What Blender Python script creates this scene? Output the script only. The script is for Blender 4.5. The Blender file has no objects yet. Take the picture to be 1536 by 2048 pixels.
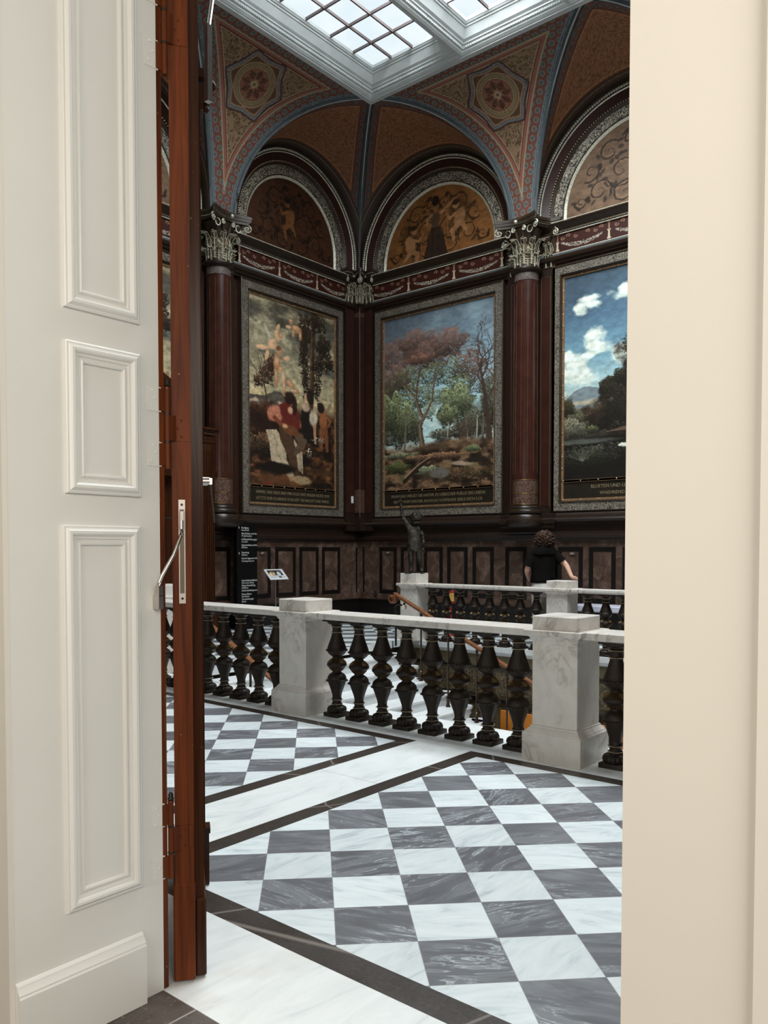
import bpy, bmesh, math, random
import numpy as np
from mathutils import Matrix, Vector
PI = math.pi
# ------------------------------------------------------------------ camera, light, exposure
# All lengths below are in working units (camera height 1.6); one last pass scales the scene by K to metres.
K = 0.90625
SC = bpy.context.scene
YAW = PI/4 + 0.0886          # the room's X axis lies this far to the right of the view
PITCH = -0.032
F_PX = 1597.6
cam_d = bpy.data.cameras.new('camera'); cam = bpy.data.objects.new('camera', cam_d)
SC.collection.objects.link(cam); SC.camera = cam
cam_d.sensor_fit = 'VERTICAL'; cam_d.sensor_height = 36.0; cam_d.lens = 36.0*F_PX/2048.0
cam_d.shift_y = (1147.6-1024)/2048.0
cam_d.clip_start = 0.05; cam_d.clip_end = 200
_az = math.atan2(math.cos(YAW), math.sin(YAW))
cam.rotation_euler = (PI/2+PITCH, 0, _az-PI/2)
cam.location = (0, 0, 1.6)

SC.view_settings.view_transform = 'Standard'; SC.view_settings.look = 'None'
SC.view_settings.gamma = 1; SC.view_settings.use_curve_mapping = False
SC.view_settings.exposure = 0.0
GLASS_L = 1.02
world = bpy.data.worlds.new('world'); SC.world = world; world.use_nodes = True
world.node_tree.nodes['Background'].inputs[0].default_value = (0.75, 0.86, 1.0, 1)
world.node_tree.nodes['Background'].inputs[1].default_value = 0.03
def area(name, loc, rot, sx, sy, power, col, spread=180):
    l = bpy.data.lights.new(name, 'AREA'); l.shape = 'RECTANGLE'; l.size = sx; l.size_y = sy
    l.energy = power; l.color = col; l.spread = math.radians(spread)
    o = bpy.data.objects.new(name, l); SC.collection.objects.link(o)
    o.location = loc; o.rotation_euler = rot; return o
# daylight falling through the glazed roof over the hall
area('roof_daylight', (8.3, 3.7, 11.4), (0, 0, 0), 5.4, 9.4, 3200, (0.97, 0.985, 1.0), 160)
# warm gallery lamp behind the camera
area('gallery_lamp', (-0.3, -2.0, 3.2), (math.radians(62), 0, math.radians(-12)), 2.4, 1.6, 115, (1.0, 0.95, 0.87))
area('gallery_wall_lamp', (-2.3, 1.2, 2.3), (0, math.radians(-84), 0), 2.2, 2.6, 62, (1.0, 0.945, 0.86))

# ------------------------------------------------------------------ materials
def srgb(c):
    c = np.asarray(c, float)
    return np.where(c <= 0.04045, c/12.92, ((c+0.055)/1.055)**2.4)
def C8(r, g, b): return tuple(float(v) for v in srgb([r/255, g/255, b/255]))+(1,)
class NT:
    def __init__(s, name):
        s.m = bpy.data.materials.new(name); s.m.use_nodes = True
        s.t = s.m.node_tree; s.b = s.t.nodes['Principled BSDF']; s.out = s.t.nodes['Material Output']
    def n(s, typ, **kw):
        nd = s.t.nodes.new(typ)
        for k, v in kw.items():
            if k == 'i':
                for kk, vv in v.items():
                    if isinstance(vv, bpy.types.NodeSocket): s.t.links.new(vv, nd.inputs[kk])
                    else: nd.inputs[kk].default_value = vv
            else: setattr(nd, k, v)
        return nd
    def m_(s, op, a, b=0.0, c=None, clamp=False):
        nd = s.n('ShaderNodeMath', operation=op); nd.use_clamp = clamp
        for k, v in enumerate((a, b) if c is None else (a, b, c)):
            if isinstance(v, bpy.types.NodeSocket): s.t.links.new(v, nd.inputs[k])
            else: nd.inputs[k].default_value = v
        return nd.outputs[0]
    def mix(s, f, a, b):
        nd = s.n('ShaderNodeMix', data_type='RGBA')
        for k, v in ((0, f), (6, a), (7, b)):
            if isinstance(v, bpy.types.NodeSocket): s.t.links.new(v, nd.inputs[k])
            else: nd.inputs[k].default_value = v
        return nd.outputs[2]
    def set(s, **kw):
        for k, v in kw.items():
            k = {'col': 'Base Color', 'rough': 'Roughness', 'metal': 'Metallic', 'normal': 'Normal', 'emc': 'Emission Color', 'ems': 'Emission Strength', 'spec': 'Specular IOR Level', 'coat': 'Coat Weight'}[k]
            if isinstance(v, bpy.types.NodeSocket): s.t.links.new(v, s.b.inputs[k])
            else: s.b.inputs[k].default_value = v
        return s.m
    def pos(s, sc=(1, 1, 1)):
        tc = s.n('ShaderNodeTexCoord')
        mp = s.n('ShaderNodeMapping', i={0: tc.outputs['Object']}); mp.inputs['Scale'].default_value = [v/K for v in sc]
        return mp.outputs[0]
    def noise(s, vec, scale, detail=4, dist=0.0, rough=0.55, out=0):
        nd = s.n('ShaderNodeTexNoise', i={'Vector': vec, 'Scale': scale, 'Detail': detail, 'Roughness': rough, 'Distortion': dist})
        return nd.outputs[out]
    def ramp(s, f, stops):
        nd = s.n('ShaderNodeValToRGB', i={0: f}); e = nd.color_ramp.elements
        while len(e) < len(stops): e.new(0.5)
        for el, (p, c) in zip(e, stops):
            el.position = p; el.color = c if len(c) == 4 else tuple(c)+(1,)
        return nd.outputs[0]
    def bump(s, h, st=0.3, dist=0.01):
        return s.n('ShaderNodeBump', i={'Height': h, 'Strength': st, 'Distance': dist}).outputs[0]
def G(v): return (v, v, v, 1)
def plain(name, c, rough=0.5, metal=0.0, var=0.12, vs=6, bump=0.0, spec=0.5, sc=(1, 1, 1)):
    t = NT(name); p = t.pos(sc); f = t.noise(p, vs, 5)
    d = tuple(x*(1-var*1.5) for x in c[:3])+(1,); l = tuple(min(1, x*(1+var*1.5)) for x in c[:3])+(1,)
    kw = dict(col=t.ramp(f, [(0.3, d), (0.7, l)]), rough=rough, metal=metal, spec=spec)
    if bump: kw['normal'] = t.bump(t.noise(p, vs*6, 3), bump)
    return t.set(**kw)
def marble(name, base, vein, vs=2.0, rough=0.3, amt=0.6, warm=None):
    t = NT(name); p = t.pos((1, 1, 0.7))
    w = t.noise(p, vs, 8, 1.6, 0.62)
    v = t.m_('ABSOLUTE', t.m_('SUBTRACT', w, 0.5))
    vv = t.ramp(v, [(0.0, G(1)), (0.018, G(0.45)), (0.06, G(0))])
    br = t.ramp(t.noise(p, vs*0.9, 3), [(0.45, G(0)), (0.7, G(1))])
    f = t.m_('MULTIPLY', t.m_('MULTIPLY', vv, br), amt)
    cl = t.ramp(t.noise(p, vs*2.2, 6, 0.8), [(0.25, tuple(x*0.84 for x in base[:3])), (0.7, base)])
    c = t.mix(f, cl, vein)
    if warm: c = t.mix(t.ramp(t.noise(p, 5, 4), [(0.55, G(0)), (0.8, G(0.35))]), c, warm)
    return t.set(col=c, rough=rough)
M = {}
M['marble'] = marble('white_veined_marble', (0.78, 0.725, 0.655, 1), (0.20, 0.15, 0.115, 1), 3.4, 0.32, 0.85, (0.50, 0.41, 0.34, 1))
M['marble_step'] = marble('step_marble', (0.80, 0.82, 0.82, 1), (0.45, 0.47, 0.48, 1), 1.6, 0.35, 0.5)
M['bronze'] = plain('dark_cast_iron', (0.020, 0.012, 0.007, 1), 0.45, 0.0, 0.25, 9, 0.25, 0.35)
M['gilt_dull'] = plain('dull_gilding', (0.20, 0.12, 0.045, 1), 0.35, 0.85, 0.3, 30)
M['bead'] = plain('pale_bead', (0.62, 0.50, 0.33, 1), 0.35, 0.2, 0.2, 30)
M['gilt'] = plain('bright_gilding', (0.90, 0.80, 0.60, 1), 0.34, 0.2, 0.25, 25)
M['capital_dark'] = plain('capital_brown', (0.045, 0.028, 0.016, 1), 0.38, 0.1, 0.3, 14)
M['capital_gilt'] = plain('capital_silver_gilt', (0.80, 0.70, 0.52, 1), 0.32, 0.25, 0.35, 20)
M['red'] = plain('oxblood_panel', (0.042, 0.014, 0.009, 1), 0.30, 0, 0.15, 5)
M['capital_leaf'] = plain('capital_bronze_leaf', (0.15, 0.105, 0.060, 1), 0.36, 0.3, 0.5, 26)
M['redcol'] = plain('polished_oxblood', (0.052, 0.017, 0.011, 1), 0.2, 0, 0.15, 5)
M['brown'] = plain('dark_brown_woodwork', (0.024, 0.013, 0.008, 1), 0.33, 0, 0.2, 8, sc=(1, 1, 6))
M['brown_line'] = plain('pale_brown_line', (0.16, 0.10, 0.06, 1), 0.5)
M['black'] = plain('black_stone_inlay', (0.008, 0.006, 0.005, 1), 0.3, 0, 0.1, 8)
M['blue_line'] = plain('blue_grey_paint', (0.10, 0.12, 0.13, 1), 0.6)
M['gold_strip'] = plain('brown_gilt_strip', (0.36, 0.215, 0.11, 1), 0.38, 0.35, 0.2, 12)
M['stud'] = plain('brass_stud', (0.60, 0.45, 0.28, 1), 0.3, 0.8, 0.1)
M['caption'] = plain('caption_panel_paint', (0.020, 0.015, 0.009, 1), 0.4)
M['letter'] = plain('faded_gold_letter', (0.30, 0.23, 0.13, 1), 0.5, 0.2)
M['white'] = plain('white_plastic', (0.75, 0.76, 0.77, 1), 0.4, var=0.02)
M['chrome'] = plain('brushed_nickel', (0.62, 0.58, 0.54, 1), 0.24, 1.0, 0.06, 20)
M['mirror_metal'] = plain('polished_steel', (0.72, 0.68, 0.64, 1), 0.06, 1.0, 0.03)
M['totem'] = plain('black_sign_panel', (0.004, 0.003, 0.003, 1), 0.6, 0, 0.05, spec=0.15)
M['orange'] = plain('orange_panel', (0.72, 0.24, 0.02, 1), 0.6, 0, 0.06, 2)
M['tan'] = plain('olive_tan_plaster', (0.15, 0.115, 0.060, 1), 0.6, 0, 0.15, 2.5)
M['statue'] = plain('green_black_bronze', (0.050, 0.042, 0.032, 1), 0.25, 0.75, 0.6, 16, 1.0)
M['skin'] = plain('skin', (0.62, 0.36, 0.26, 1), 0.55, 0, 0.06, 12)
M['hair'] = plain('brown_hair', (0.050, 0.022, 0.012, 1), 0.6, 0, 0.4, 30, spec=0.25)
M['tshirt'] = plain('black_cloth', (0.0055, 0.0045, 0.004, 1), 0.95, 0, 0.1, 10, spec=0.1)
M['trousers'] = plain('white_cloth', (0.68, 0.64, 0.60, 1), 0.85, 0, 0.04, 10)
M['olive'] = plain('olive_cloth', (0.035, 0.026, 0.014, 1), 0.85, 0, 0.1)
M['redtag'] = plain('red_enamel', (0.40, 0.015, 0.012, 1), 0.4)
M['yellow'] = plain('yellow_print', (0.75, 0.45, 0.10, 1), 0.5)
M['cornice'] = plain('pale_grey_cornice', (0.58, 0.61, 0.60, 1), 0.5, 0, 0.05, 3)
M['muntin'] = plain('grey_muntin', (0.16, 0.12, 0.12, 1), 0.6, 0, 0.05)
M['gallery_wall'] = plain('warm_cream_paint', (0.74, 0.70, 0.63, 1), 0.6, 0, 0.015, 1.2)
M['reveal'] = plain('white_satin_paint', (0.76, 0.75, 0.71, 1), 0.32, 0, 0.015, 1.5)
M['brown_flat'] = plain('vault_brown_ground', (0.05, 0.03, 0.018, 1), 0.6)
def wood(name, a, b, rough, sc=(7, 7, 0.35)):
    t = NT(name); p = t.pos(sc)
    f = t.noise(p, 3.2, 8, 0.8, 0.6); g = t.noise(t.pos((30, 30, 1.2)), 3, 4)
    c = t.ramp(f, [(0.30, a), (0.52, tuple((x+y)/2 for x, y in zip(a, b))), (0.72, b)])
    c = t.mix(t.ramp(g, [(0.5, G(0)), (0.75, G(0.5))]), c, tuple(x*0.35 for x in a[:3])+(1,))
    chip = t.ramp(t.noise(t.pos((1, 1, 1)), 55, 2), [(0.74, G(0)), (0.77, G(1))])
    c = t.mix(t.m_('MULTIPLY', chip, 0.35), c, (0.5, 0.35, 0.22, 1))
    return t.set(col=c, rough=rough, normal=t.bump(f, 0.12), spec=0.16)
M['door_wood'] = wood('varnished_red_brown_wood', (0.060, 0.014, 0.005, 1), (0.20, 0.048, 0.011, 1), 0.5)
M['door_dark'] = wood('dark_varnished_wood', (0.022, 0.008, 0.004, 1), (0.075, 0.024, 0.009, 1), 0.28)
M['rail_wood'] = wood('handrail_wood', (0.13, 0.048, 0.020, 1), (0.31, 0.13, 0.062, 1), 0.3, (3, 3, 3))
def dado_mat():
    t = NT('brown_marble'); p = t.pos()
    a = t.ramp(t.noise(p, 3.0, 9, 1.5, 0.7), [(0.30, (0.035, 0.019, 0.012, 1)), (0.52, (0.10, 0.058, 0.040, 1)), (0.72, (0.23, 0.15, 0.115, 1))])
    s = t.ramp(t.noise(p, 30, 3, 0.5), [(0.68, G(0)), (0.74, G(1))])
    return t.set(col=t.mix(t.m_('MULTIPLY', s, 0.45), a, (0.30, 0.24, 0.22, 1)), rough=0.38)
M['dado'] = dado_mat()
def ornament(name, dark, light, scale=16, thr=0.5, met=0.7, rough=0.36, z_fade=False):
    t = NT(name); p = t.pos()
    n = t.noise(p, scale, 2, 2.2, 0.5)
    s = t.m_('ABSOLUTE', t.m_('SUBTRACT', t.m_('FRACT', t.m_('MULTIPLY', n, 5.0)), 0.5))
    f = t.ramp(s, [(0.22, G(0)), (0.30, G(1))])
    f2 = t.ramp(t.noise(p, scale*3, 2), [(0.38, G(0)), (0.48, G(1))])
    f = t.m_('MULTIPLY', f, f2)
    return t.set(col=t.mix(f, dark, light), rough=rough, metal=t.m_('MULTIPLY', f, met), normal=t.bump(f, 0.5))
M['frame_orn'] = ornament('grey_frame_arabesque', (0.060, 0.048, 0.036, 1), (0.36, 0.32, 0.25, 1), 14, met=0.3)
M['arch_orn'] = ornament('silver_arch_arabesque', (0.040, 0.032, 0.022, 1), (0.82, 0.74, 0.58, 1), 12, met=0.2)
M['tan_orn'] = ornament('tan_relief', (0.05, 0.036, 0.018, 1), (0.22, 0.165, 0.085, 1), 9, met=0.0, rough=0.6)
def vcol():
    t = NT('painted_surface'); a = t.n('ShaderNodeAttribute', attribute_name='Col')
    return t.set(col=a.outputs['Color'], rough=0.55, spec=0.25)
M['paint'] = vcol()
def glass_mat():
    t = NT('frosted_skylight_glass')
    n = t.noise(t.pos(), 1.3, 2)
    c = t.ramp(n, [(0.35, (0.76, 0.88, 0.93, 1)), (0.65, (0.86, 0.94, 0.965, 1))])
    tr = t.n('ShaderNodeBsdfTransparent'); tr.inputs[0].default_value = (0.85, 0.9, 0.92, 1)
    em = t.n('ShaderNodeEmission', i={0: c, 1: GLASS_L})
    ad = t.n('ShaderNodeAddShader'); t.t.links.new(tr.outputs[0], ad.inputs[0]); t.t.links.new(em.outputs[0], ad.inputs[1])
    t.t.links.new(ad.outputs[0], t.out.inputs[0]); return t.m
M['glass'] = glass_mat()
def floor_mat():
    t = NT('chequered_marble_floor')
    sep = t.n('ShaderNodeSeparateXYZ', i={0: t.pos()}); x, y = sep.outputs[0], sep.outputs[1]
    HD = 0.235; m = t.m_
    mm = m('DIVIDE', m('SUBTRACT', x, 2.31), HD)
    n1 = m('DIVIDE', m('SUBTRACT', 3.36, y), HD); n2 = m('DIVIDE', m('SUBTRACT', y, 4.16), HD)
    left = m('GREATER_THAN', y, 3.76)
    nn = m('ADD', m('MULTIPLY', n2, left), m('MULTIPLY', n1, m('SUBTRACT', 1, left)))
    P = m('MULTIPLY', m('ADD', m('SUBTRACT', mm, 1), nn), 0.5); Q = m('MULTIPLY', m('SUBTRACT', m('SUBTRACT', mm, 1), nn), 0.5)
    fp, fq = m('FLOOR', P), m('FLOOR', Q)
    dark = m('FLOORED_MODULO', m('ADD', fp, fq), 2.0)
    cv = t.n('ShaderNodeCombineXYZ', i={0: fp, 1: fq, 2: left})
    wn = t.n('ShaderNodeTexWhiteNoise', noise_dimensions='3D', i={0: cv.outputs[0]})
    off = t.n('ShaderNodeVectorMath', operation='SCALE', i={0: wn.outputs['Color']}); off.inputs['Scale'].default_value = 20
    pv = t.n('ShaderNodeVectorMath', operation='ADD', i={0: t.pos(), 1: off.outputs[0]})
    rot = t.n('ShaderNodeVectorRotate', rotation_type='Z_AXIS', i={'Vector': pv.outputs[0], 'Angle': m('MULTIPLY', wn.outputs['Value'], 1.6)})
    st = t.n('ShaderNodeMapping', i={0: rot.outputs[0]}); st.inputs['Scale'].default_value = (1.6, 7, 1)
    sn = t.noise(st.outputs[0], 1.7, 8, 1.2, 0.62)
    fine = t.noise(rot.outputs[0], 9, 6, 1.5, 0.7)
    wcol = t.ramp(sn, [(0.30, (0.46, 0.52, 0.54, 1)), (0.44, (0.66, 0.71, 0.715, 1)), (0.60, (0.74, 0.78, 0.78, 1))])
    wcol = t.mix(t.ramp(fine, [(0.62, G(0)), (0.78, G(0.35))]), wcol, (0.46, 0.50, 0.52, 1))
    tint = t.ramp(wn.outputs['Value'], [(0.0, G(0.90)), (1.0, G(1.06))])
    sv = t.m_('ABSOLUTE', m('SUBTRACT', sn, 0.53))
    vein = t.ramp(sv, [(0.0, G(1)), (0.012, G(0.3)), (0.03, G(0))])
    patch = t.ramp(t.noise(pv.outputs[0], 2.3, 2), [(0.42, G(0)), (0.62, G(1))])
    dcol = t.ramp(sn, [(0.28, (0.090, 0.088, 0.095, 1)), (0.5, (0.14, 0.142, 0.153, 1)), (0.72, (0.22, 0.23, 0.24, 1))])
    dcol = t.mix(m('MULTIPLY', vein, patch), dcol, (0.55, 0.60, 0.62, 1))
    dcol = t.mix(t.ramp(t.noise(rot.outputs[0], 22, 3), [(0.72, G(0)), (0.76, G(0.55))]), dcol, (0.5, 0.55, 0.58, 1))
    tile = t.mix(dark, wcol, dcol)
    tile = t.mix(1.0, tile, tint); t.t.nodes[-1].blend_type = 'MULTIPLY'
    ed = m('MINIMUM', m('ABSOLUTE', m('SUBTRACT', P, m('ROUND', P))), m('ABSOLUTE', m('SUBTRACT', Q, m('ROUND', Q))))
    tile = t.mix(m('MULTIPLY', m('LESS_THAN', ed, 0.006), 0.7), tile, (0.20, 0.19, 0.18, 1))
    def band(v, a, b): return m('MULTIPLY', m('GREATER_THAN', v, a), m('LESS_THAN', v, b))
    # long white slabs
    sm = t.n('ShaderNodeMapping', i={0: t.pos()}); sm.inputs['Scale'].default_value = (1.0, 3.2, 1); sm.inputs['Rotation'].default_value = (0, 0, 0.35)
    s2 = t.noise(sm.outputs[0], 2.2, 8, 1.5, 0.6)
    slab = t.ramp(s2, [(0.28, (0.56, 0.60, 0.62, 1)), (0.42, (0.72, 0.735, 0.72, 1)), (0.6, (0.77, 0.785, 0.77, 1))])
    stain = t.ramp(t.noise(t.pos(), 2.4, 4), [(0.55, G(0)), (0.72, G(0.30))])
    nearx = m('LESS_THAN', x, 2.2)
    slab = t.mix(m('MULTIPLY', stain, nearx), slab, (0.55, 0.46, 0.38, 1))
    walk = band(y, 3.49, 4.03); strip = band(x, 1.6, 2.16); cope = band(x, 5.24, 6.06)
    sl = m('MAXIMUM', m('MAXIMUM', m('MULTIPLY', walk, m('LESS_THAN', x, 6.06)), strip), cope)
    jx = m('MULTIPLY', m('MULTIPLY', walk, band(x, 4.1, 4.106)), 0.5)
    jw = m('MULTIPLY', m('MULTIPLY', band(x, 5.240, 5.246), walk), 0.7)
    b1 = m('MULTIPLY', m('MAXIMUM', band(y, 3.36, 3.49), band(y, 4.03, 4.16)), band(x, 2.16, 5.24))
    b2 = m('MULTIPLY', band(x, 2.16, 2.30), m('SUBTRACT', 1, band(y, 3.49, 4.03)))
    b3 = m('MULTIPLY', band(x, 5.12, 5.24), m('SUBTRACT', 1, walk))
    bands = m('MAXIMUM', m('MAXIMUM', b1, b2), b3, clamp=True)
    bn = t.noise(t.pos(), 60, 3)
    bcol = t.ramp(bn, [(0.35, (0.022, 0.015, 0.011, 1)), (0.66, (0.045, 0.031, 0.023, 1)), (0.82, (0.11, 0.085, 0.065, 1))])
    crack = t.n('ShaderNodeTexVoronoi', feature='DISTANCE_TO_EDGE', i={'Vector': t.pos((1, 1, 0)), 'Scale': 1.1})
    bcol = t.mix(t.ramp(crack.outputs[0], [(0.0, G(0.6)), (0.006, G(0.4)), (0.009, G(0))]), bcol, (0.30, 0.26, 0.22, 1))
    c = t.mix(sl, tile, slab)
    c = t.mix(m('MAXIMUM', jx, jw, clamp=True), c, (0.12, 0.10, 0.09, 1))
    c = t.mix(bands, c, bcol)
    r = t.ramp(t.noise(t.pos(), 5, 3), [(0.3, G(0.34)), (0.7, G(0.46))])
    return t.set(col=c, rough=r)
M['floor'] = floor_mat()
def stone_floor():
    t = NT('dark_slate_floor'); p = t.pos()
    c = t.ramp(t.noise(p, 5, 8, 0.5, 0.7), [(0.3, (0.045, 0.032, 0.026, 1)), (0.7, (0.13, 0.10, 0.085, 1))])
    s = t.ramp(t.noise(p, 90, 2), [(0.66, G(0)), (0.72, G(1))])
    c = t.mix(t.m_('MULTIPLY', s, 0.5), c, (0.5, 0.46, 0.42, 1))
    br = t.n('ShaderNodeTexBrick', i={'Vector': p, 'Scale': 1.0, 'Mortar Size': 0.004, 'Brick Width': 0.9, 'Row Height': 0.45, 'Color1': G(0), 'Color2': G(0), 'Mortar': G(1)})
    return t.set(col=t.mix(t.m_('MULTIPLY', br.outputs[0], 0.8), c, (0.4, 0.36, 0.32, 1)), rough=0.5, normal=t.bump(t.noise(p, 25, 4), 0.3))
M['slate'] = stone_floor()

# ------------------------------------------------------------------ mesh helpers
COL = SC.collection
class MB:
    def __init__(s): s.v = []; s.f = []
    def add(s, vs, fs):
        o = len(s.v); s.v += [tuple(p) for p in vs]; s.f += [tuple(i+o for i in f) for f in fs]; return s
    def box(s, x0, x1, y0, y1, z0, z1):
        return s.add([(x0,y0,z0),(x1,y0,z0),(x1,y1,z0),(x0,y1,z0),(x0,y0,z1),(x1,y0,z1),(x1,y1,z1),(x0,y1,z1)],
                     [(0,3,2,1),(4,5,6,7),(0,1,5,4),(1,2,6,5),(2,3,7,6),(3,0,4,7)])
    def cbox(s, x0, x1, y0, y1, z0, z1, b=0.006):      # box with chamfered vertical and top edges
        r = [(x0+b,y0),(x1-b,y0),(x1,y0+b),(x1,y1-b),(x1-b,y1),(x0+b,y1),(x0,y1-b),(x0,y0+b)]
        q = [(x0+b,y0+b),(x1-b,y0+b),(x1-b,y0+b),(x1-b,y1-b),(x1-b,y1-b),(x0+b,y1-b),(x0+b,y1-b),(x0+b,y0+b)]
        return s.loft([[(a,c,z0) for a,c in r],[(a,c,z1-b) for a,c in r],[(a,c,z1) for a,c in q]], True, True)
    def loft(s, rings, caps=True, closed=True):
        n = len(rings[0]); vs = [p for r in rings for p in r]; fs = []
        for i in range(len(rings)-1):
            for j in range(n if closed else n-1):
                k = (j+1) % n; fs.append((i*n+j, i*n+k, (i+1)*n+k, (i+1)*n+j))
        if caps: fs += [tuple(range(n-1,-1,-1)), tuple((len(rings)-1)*n+j for j in range(n))]
        return s.add(vs, fs)
    def lathe(s, prof, n=24, c=(0,0,0), a0=0, a1=2*PI, caps=True, lobes=0, amp=0.0):
        full = abs(a1-a0-2*PI) < 1e-6; k = n if full else n+1; rings = []
        for r, z in prof:
            ring = []
            for i in range(k):
                a = a0+(a1-a0)*i/n
                ring.append((c[0]+r*math.cos(a), c[1]+r*math.sin(a), c[2]+z))
            rings.append(ring)
        return s.loft(rings, caps and full, full)
    def gadroon(s, prof, n=12, c=(0,0,0), depth=0.07, sub=4):   # lathe with rounded vertical lobes
        rings = []
        for r, z in prof:
            ring = []
            for i in range(n*sub):
                a = 2*PI*i/(n*sub); q = r*(1-depth*(1-abs(math.sin(n*a/2)))**1.5)
                ring.append((c[0]+q*math.cos(a), c[1]+q*math.sin(a), c[2]+z))
            rings.append(ring)
        return s.loft(rings)
    def square(s, prof, cx=0, cy=0):                   # square 'lathe': half side, z
        return s.loft([[(cx-h,cy-h,z),(cx+h,cy-h,z),(cx+h,cy+h,z),(cx-h,cy+h,z)] for h, z in prof])
    def rectpro(s, prof, x0, x1, y0, y1):              # rectangle grown by e at height z
        return s.loft([[(x0-e,y0-e,z),(x1+e,y0-e,z),(x1+e,y1+e,z),(x0-e,y1+e,z)] for e, z in prof])
    def tube(s, path, r, n=8, caps=True):
        P = [Vector(p) for p in path]; rings = []; up = Vector((0.0123, 0.0317, 1)).normalized()
        for i, p in enumerate(P):
            d = (P[min(i+1, len(P)-1)]-P[max(i-1, 0)]).normalized()
            u = up
            if abs(d.dot(u)) > 0.98: u = Vector((1, 0.02, 0)).normalized()
            a = d.cross(u).normalized(); b = a.cross(d).normalized()
            q = r[i] if isinstance(r, (list, tuple)) else r
            rings.append([tuple(p+(a*math.cos(2*PI*k/n)+b*math.sin(2*PI*k/n))*q) for k in range(n)])
        return s.loft(rings, caps, True)
    def ribbon(s, path, prof, frames=None, caps=True): # sweep closed 2D profile (a,b) with given frames [(A,B)]
        rings = []
        for p, (A, B) in zip(path, frames):
            p = Vector(p); rings.append([tuple(p+A*a+B*b) for a, b in prof])
        return s.loft(rings, caps, True)
    def sphere(s, c, r, n=8, m=6, sc=(1,1,1)):
        rings = []
        for i in range(1, m):
            t = PI*i/m; rings.append([(c[0]+r*sc[0]*math.sin(t)*math.cos(2*PI*k/n), c[1]+r*sc[1]*math.sin(t)*math.sin(2*PI*k/n), c[2]-r*sc[2]*math.cos(t)) for k in range(n)])
        o = len(s.v); s.loft(rings, False, True)
        b = len(s.v); s.v += [(c[0], c[1], c[2]-r*sc[2]), (c[0], c[1], c[2]+r*sc[2])]
        L = o+(m-2)*n
        for k in range(n):
            s.f.append((b, o+(k+1) % n, o+k)); s.f.append((b+1, L+k, L+(k+1) % n))
        return s
    def mesh(s, name, mat, smooth=40):
        me = bpy.data.meshes.new(name); me.from_pydata(s.v, [], s.f)
        bm = bmesh.new(); bm.from_mesh(me); bmesh.ops.recalc_face_normals(bm, faces=bm.faces); bm.to_mesh(me); bm.free()
        me.materials.append(M[mat] if isinstance(mat, str) else mat)
        if smooth:
            me.polygons.foreach_set('use_smooth', [True]*len(me.polygons))
            me.set_sharp_from_angle(angle=math.radians(smooth))
        return me
    def obj(s, name, mat, parent=None, smooth=40): return link(name, s.mesh(name, mat, smooth), parent)
def link(name, me, parent=None):
    o = bpy.data.objects.new(name, me); COL.objects.link(o)
    if parent is not None: o.parent = parent
    return o
def tag(o, label, cat, group=None):
    o['label'] = label; o['category'] = cat
    if group: o['group'] = group
    return o
def thing(name, label, cat, loc=(0,0,0), rz=0, group=None):
    o = bpy.data.objects.new(name, None); COL.objects.link(o); o.empty_display_size = 0.1
    o.location = loc; o.rotation_euler = (0,0,rz); return tag(o, label, cat, group)
def struct(o, loc=None, rz=None):
    o['kind'] = 'structure'
    if loc is not None: o.location = loc
    if rz is not None: o.rotation_euler = (0,0,rz)
    return o
def copy_tree(o, parent=None):
    c = o.copy(); COL.objects.link(c)
    if parent is not None: c.parent = parent
    for ch in list(o.children): copy_tree(ch, c)
    return c
def grid_mesh(name, P, colr, mat='paint'):
    """P (h,w,3) points, colr (h,w,3) linear albedo -> coloured surface"""
    h, w = P.shape[:2]; me = bpy.data.meshes.new(name)
    idx = np.arange(h*w).reshape(h, w)
    q = np.stack([idx[:-1,:-1], idx[1:,:-1], idx[1:,1:], idx[:-1,1:]], -1).reshape(-1, 4)
    me.vertices.add(h*w); me.vertices.foreach_set('co', P.reshape(-1).astype(np.float32))
    me.loops.add(q.size); me.loops.foreach_set('vertex_index', q.reshape(-1).astype(np.int32))
    me.polygons.add(len(q)); me.polygons.foreach_set('loop_start', (np.arange(len(q))*4).astype(np.int32))
    me.polygons.foreach_set('use_smooth', [True]*len(q))
    me.update(calc_edges=True); me.validate()
    ca = me.color_attributes.new('Col', 'FLOAT_COLOR', 'POINT')
    rgba = np.ones((h*w, 4), np.float32); rgba[:, :3] = np.clip(colr.reshape(-1, 3), 0, 1)
    ca.data.foreach_set('color', rgba.reshape(-1)); me.materials.append(M[mat]); return me
def text_mesh(name, body, size, mat, ext=0.0015, align='CENTER', line=1.0):
    cu = bpy.data.curves.new(name, 'FONT'); cu.body = body; cu.size = size; cu.extrude = ext
    cu.align_x = align; cu.space_line = line; cu.resolution_u = 2
    o = bpy.data.objects.new(name, cu); COL.objects.link(o)
    dg = bpy.context.evaluated_depsgraph_get(); me = bpy.data.meshes.new_from_object(o.evaluated_get(dg))
    bpy.data.objects.remove(o); me.name = name; me.materials.clear(); me.materials.append(M[mat]); return me
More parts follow.
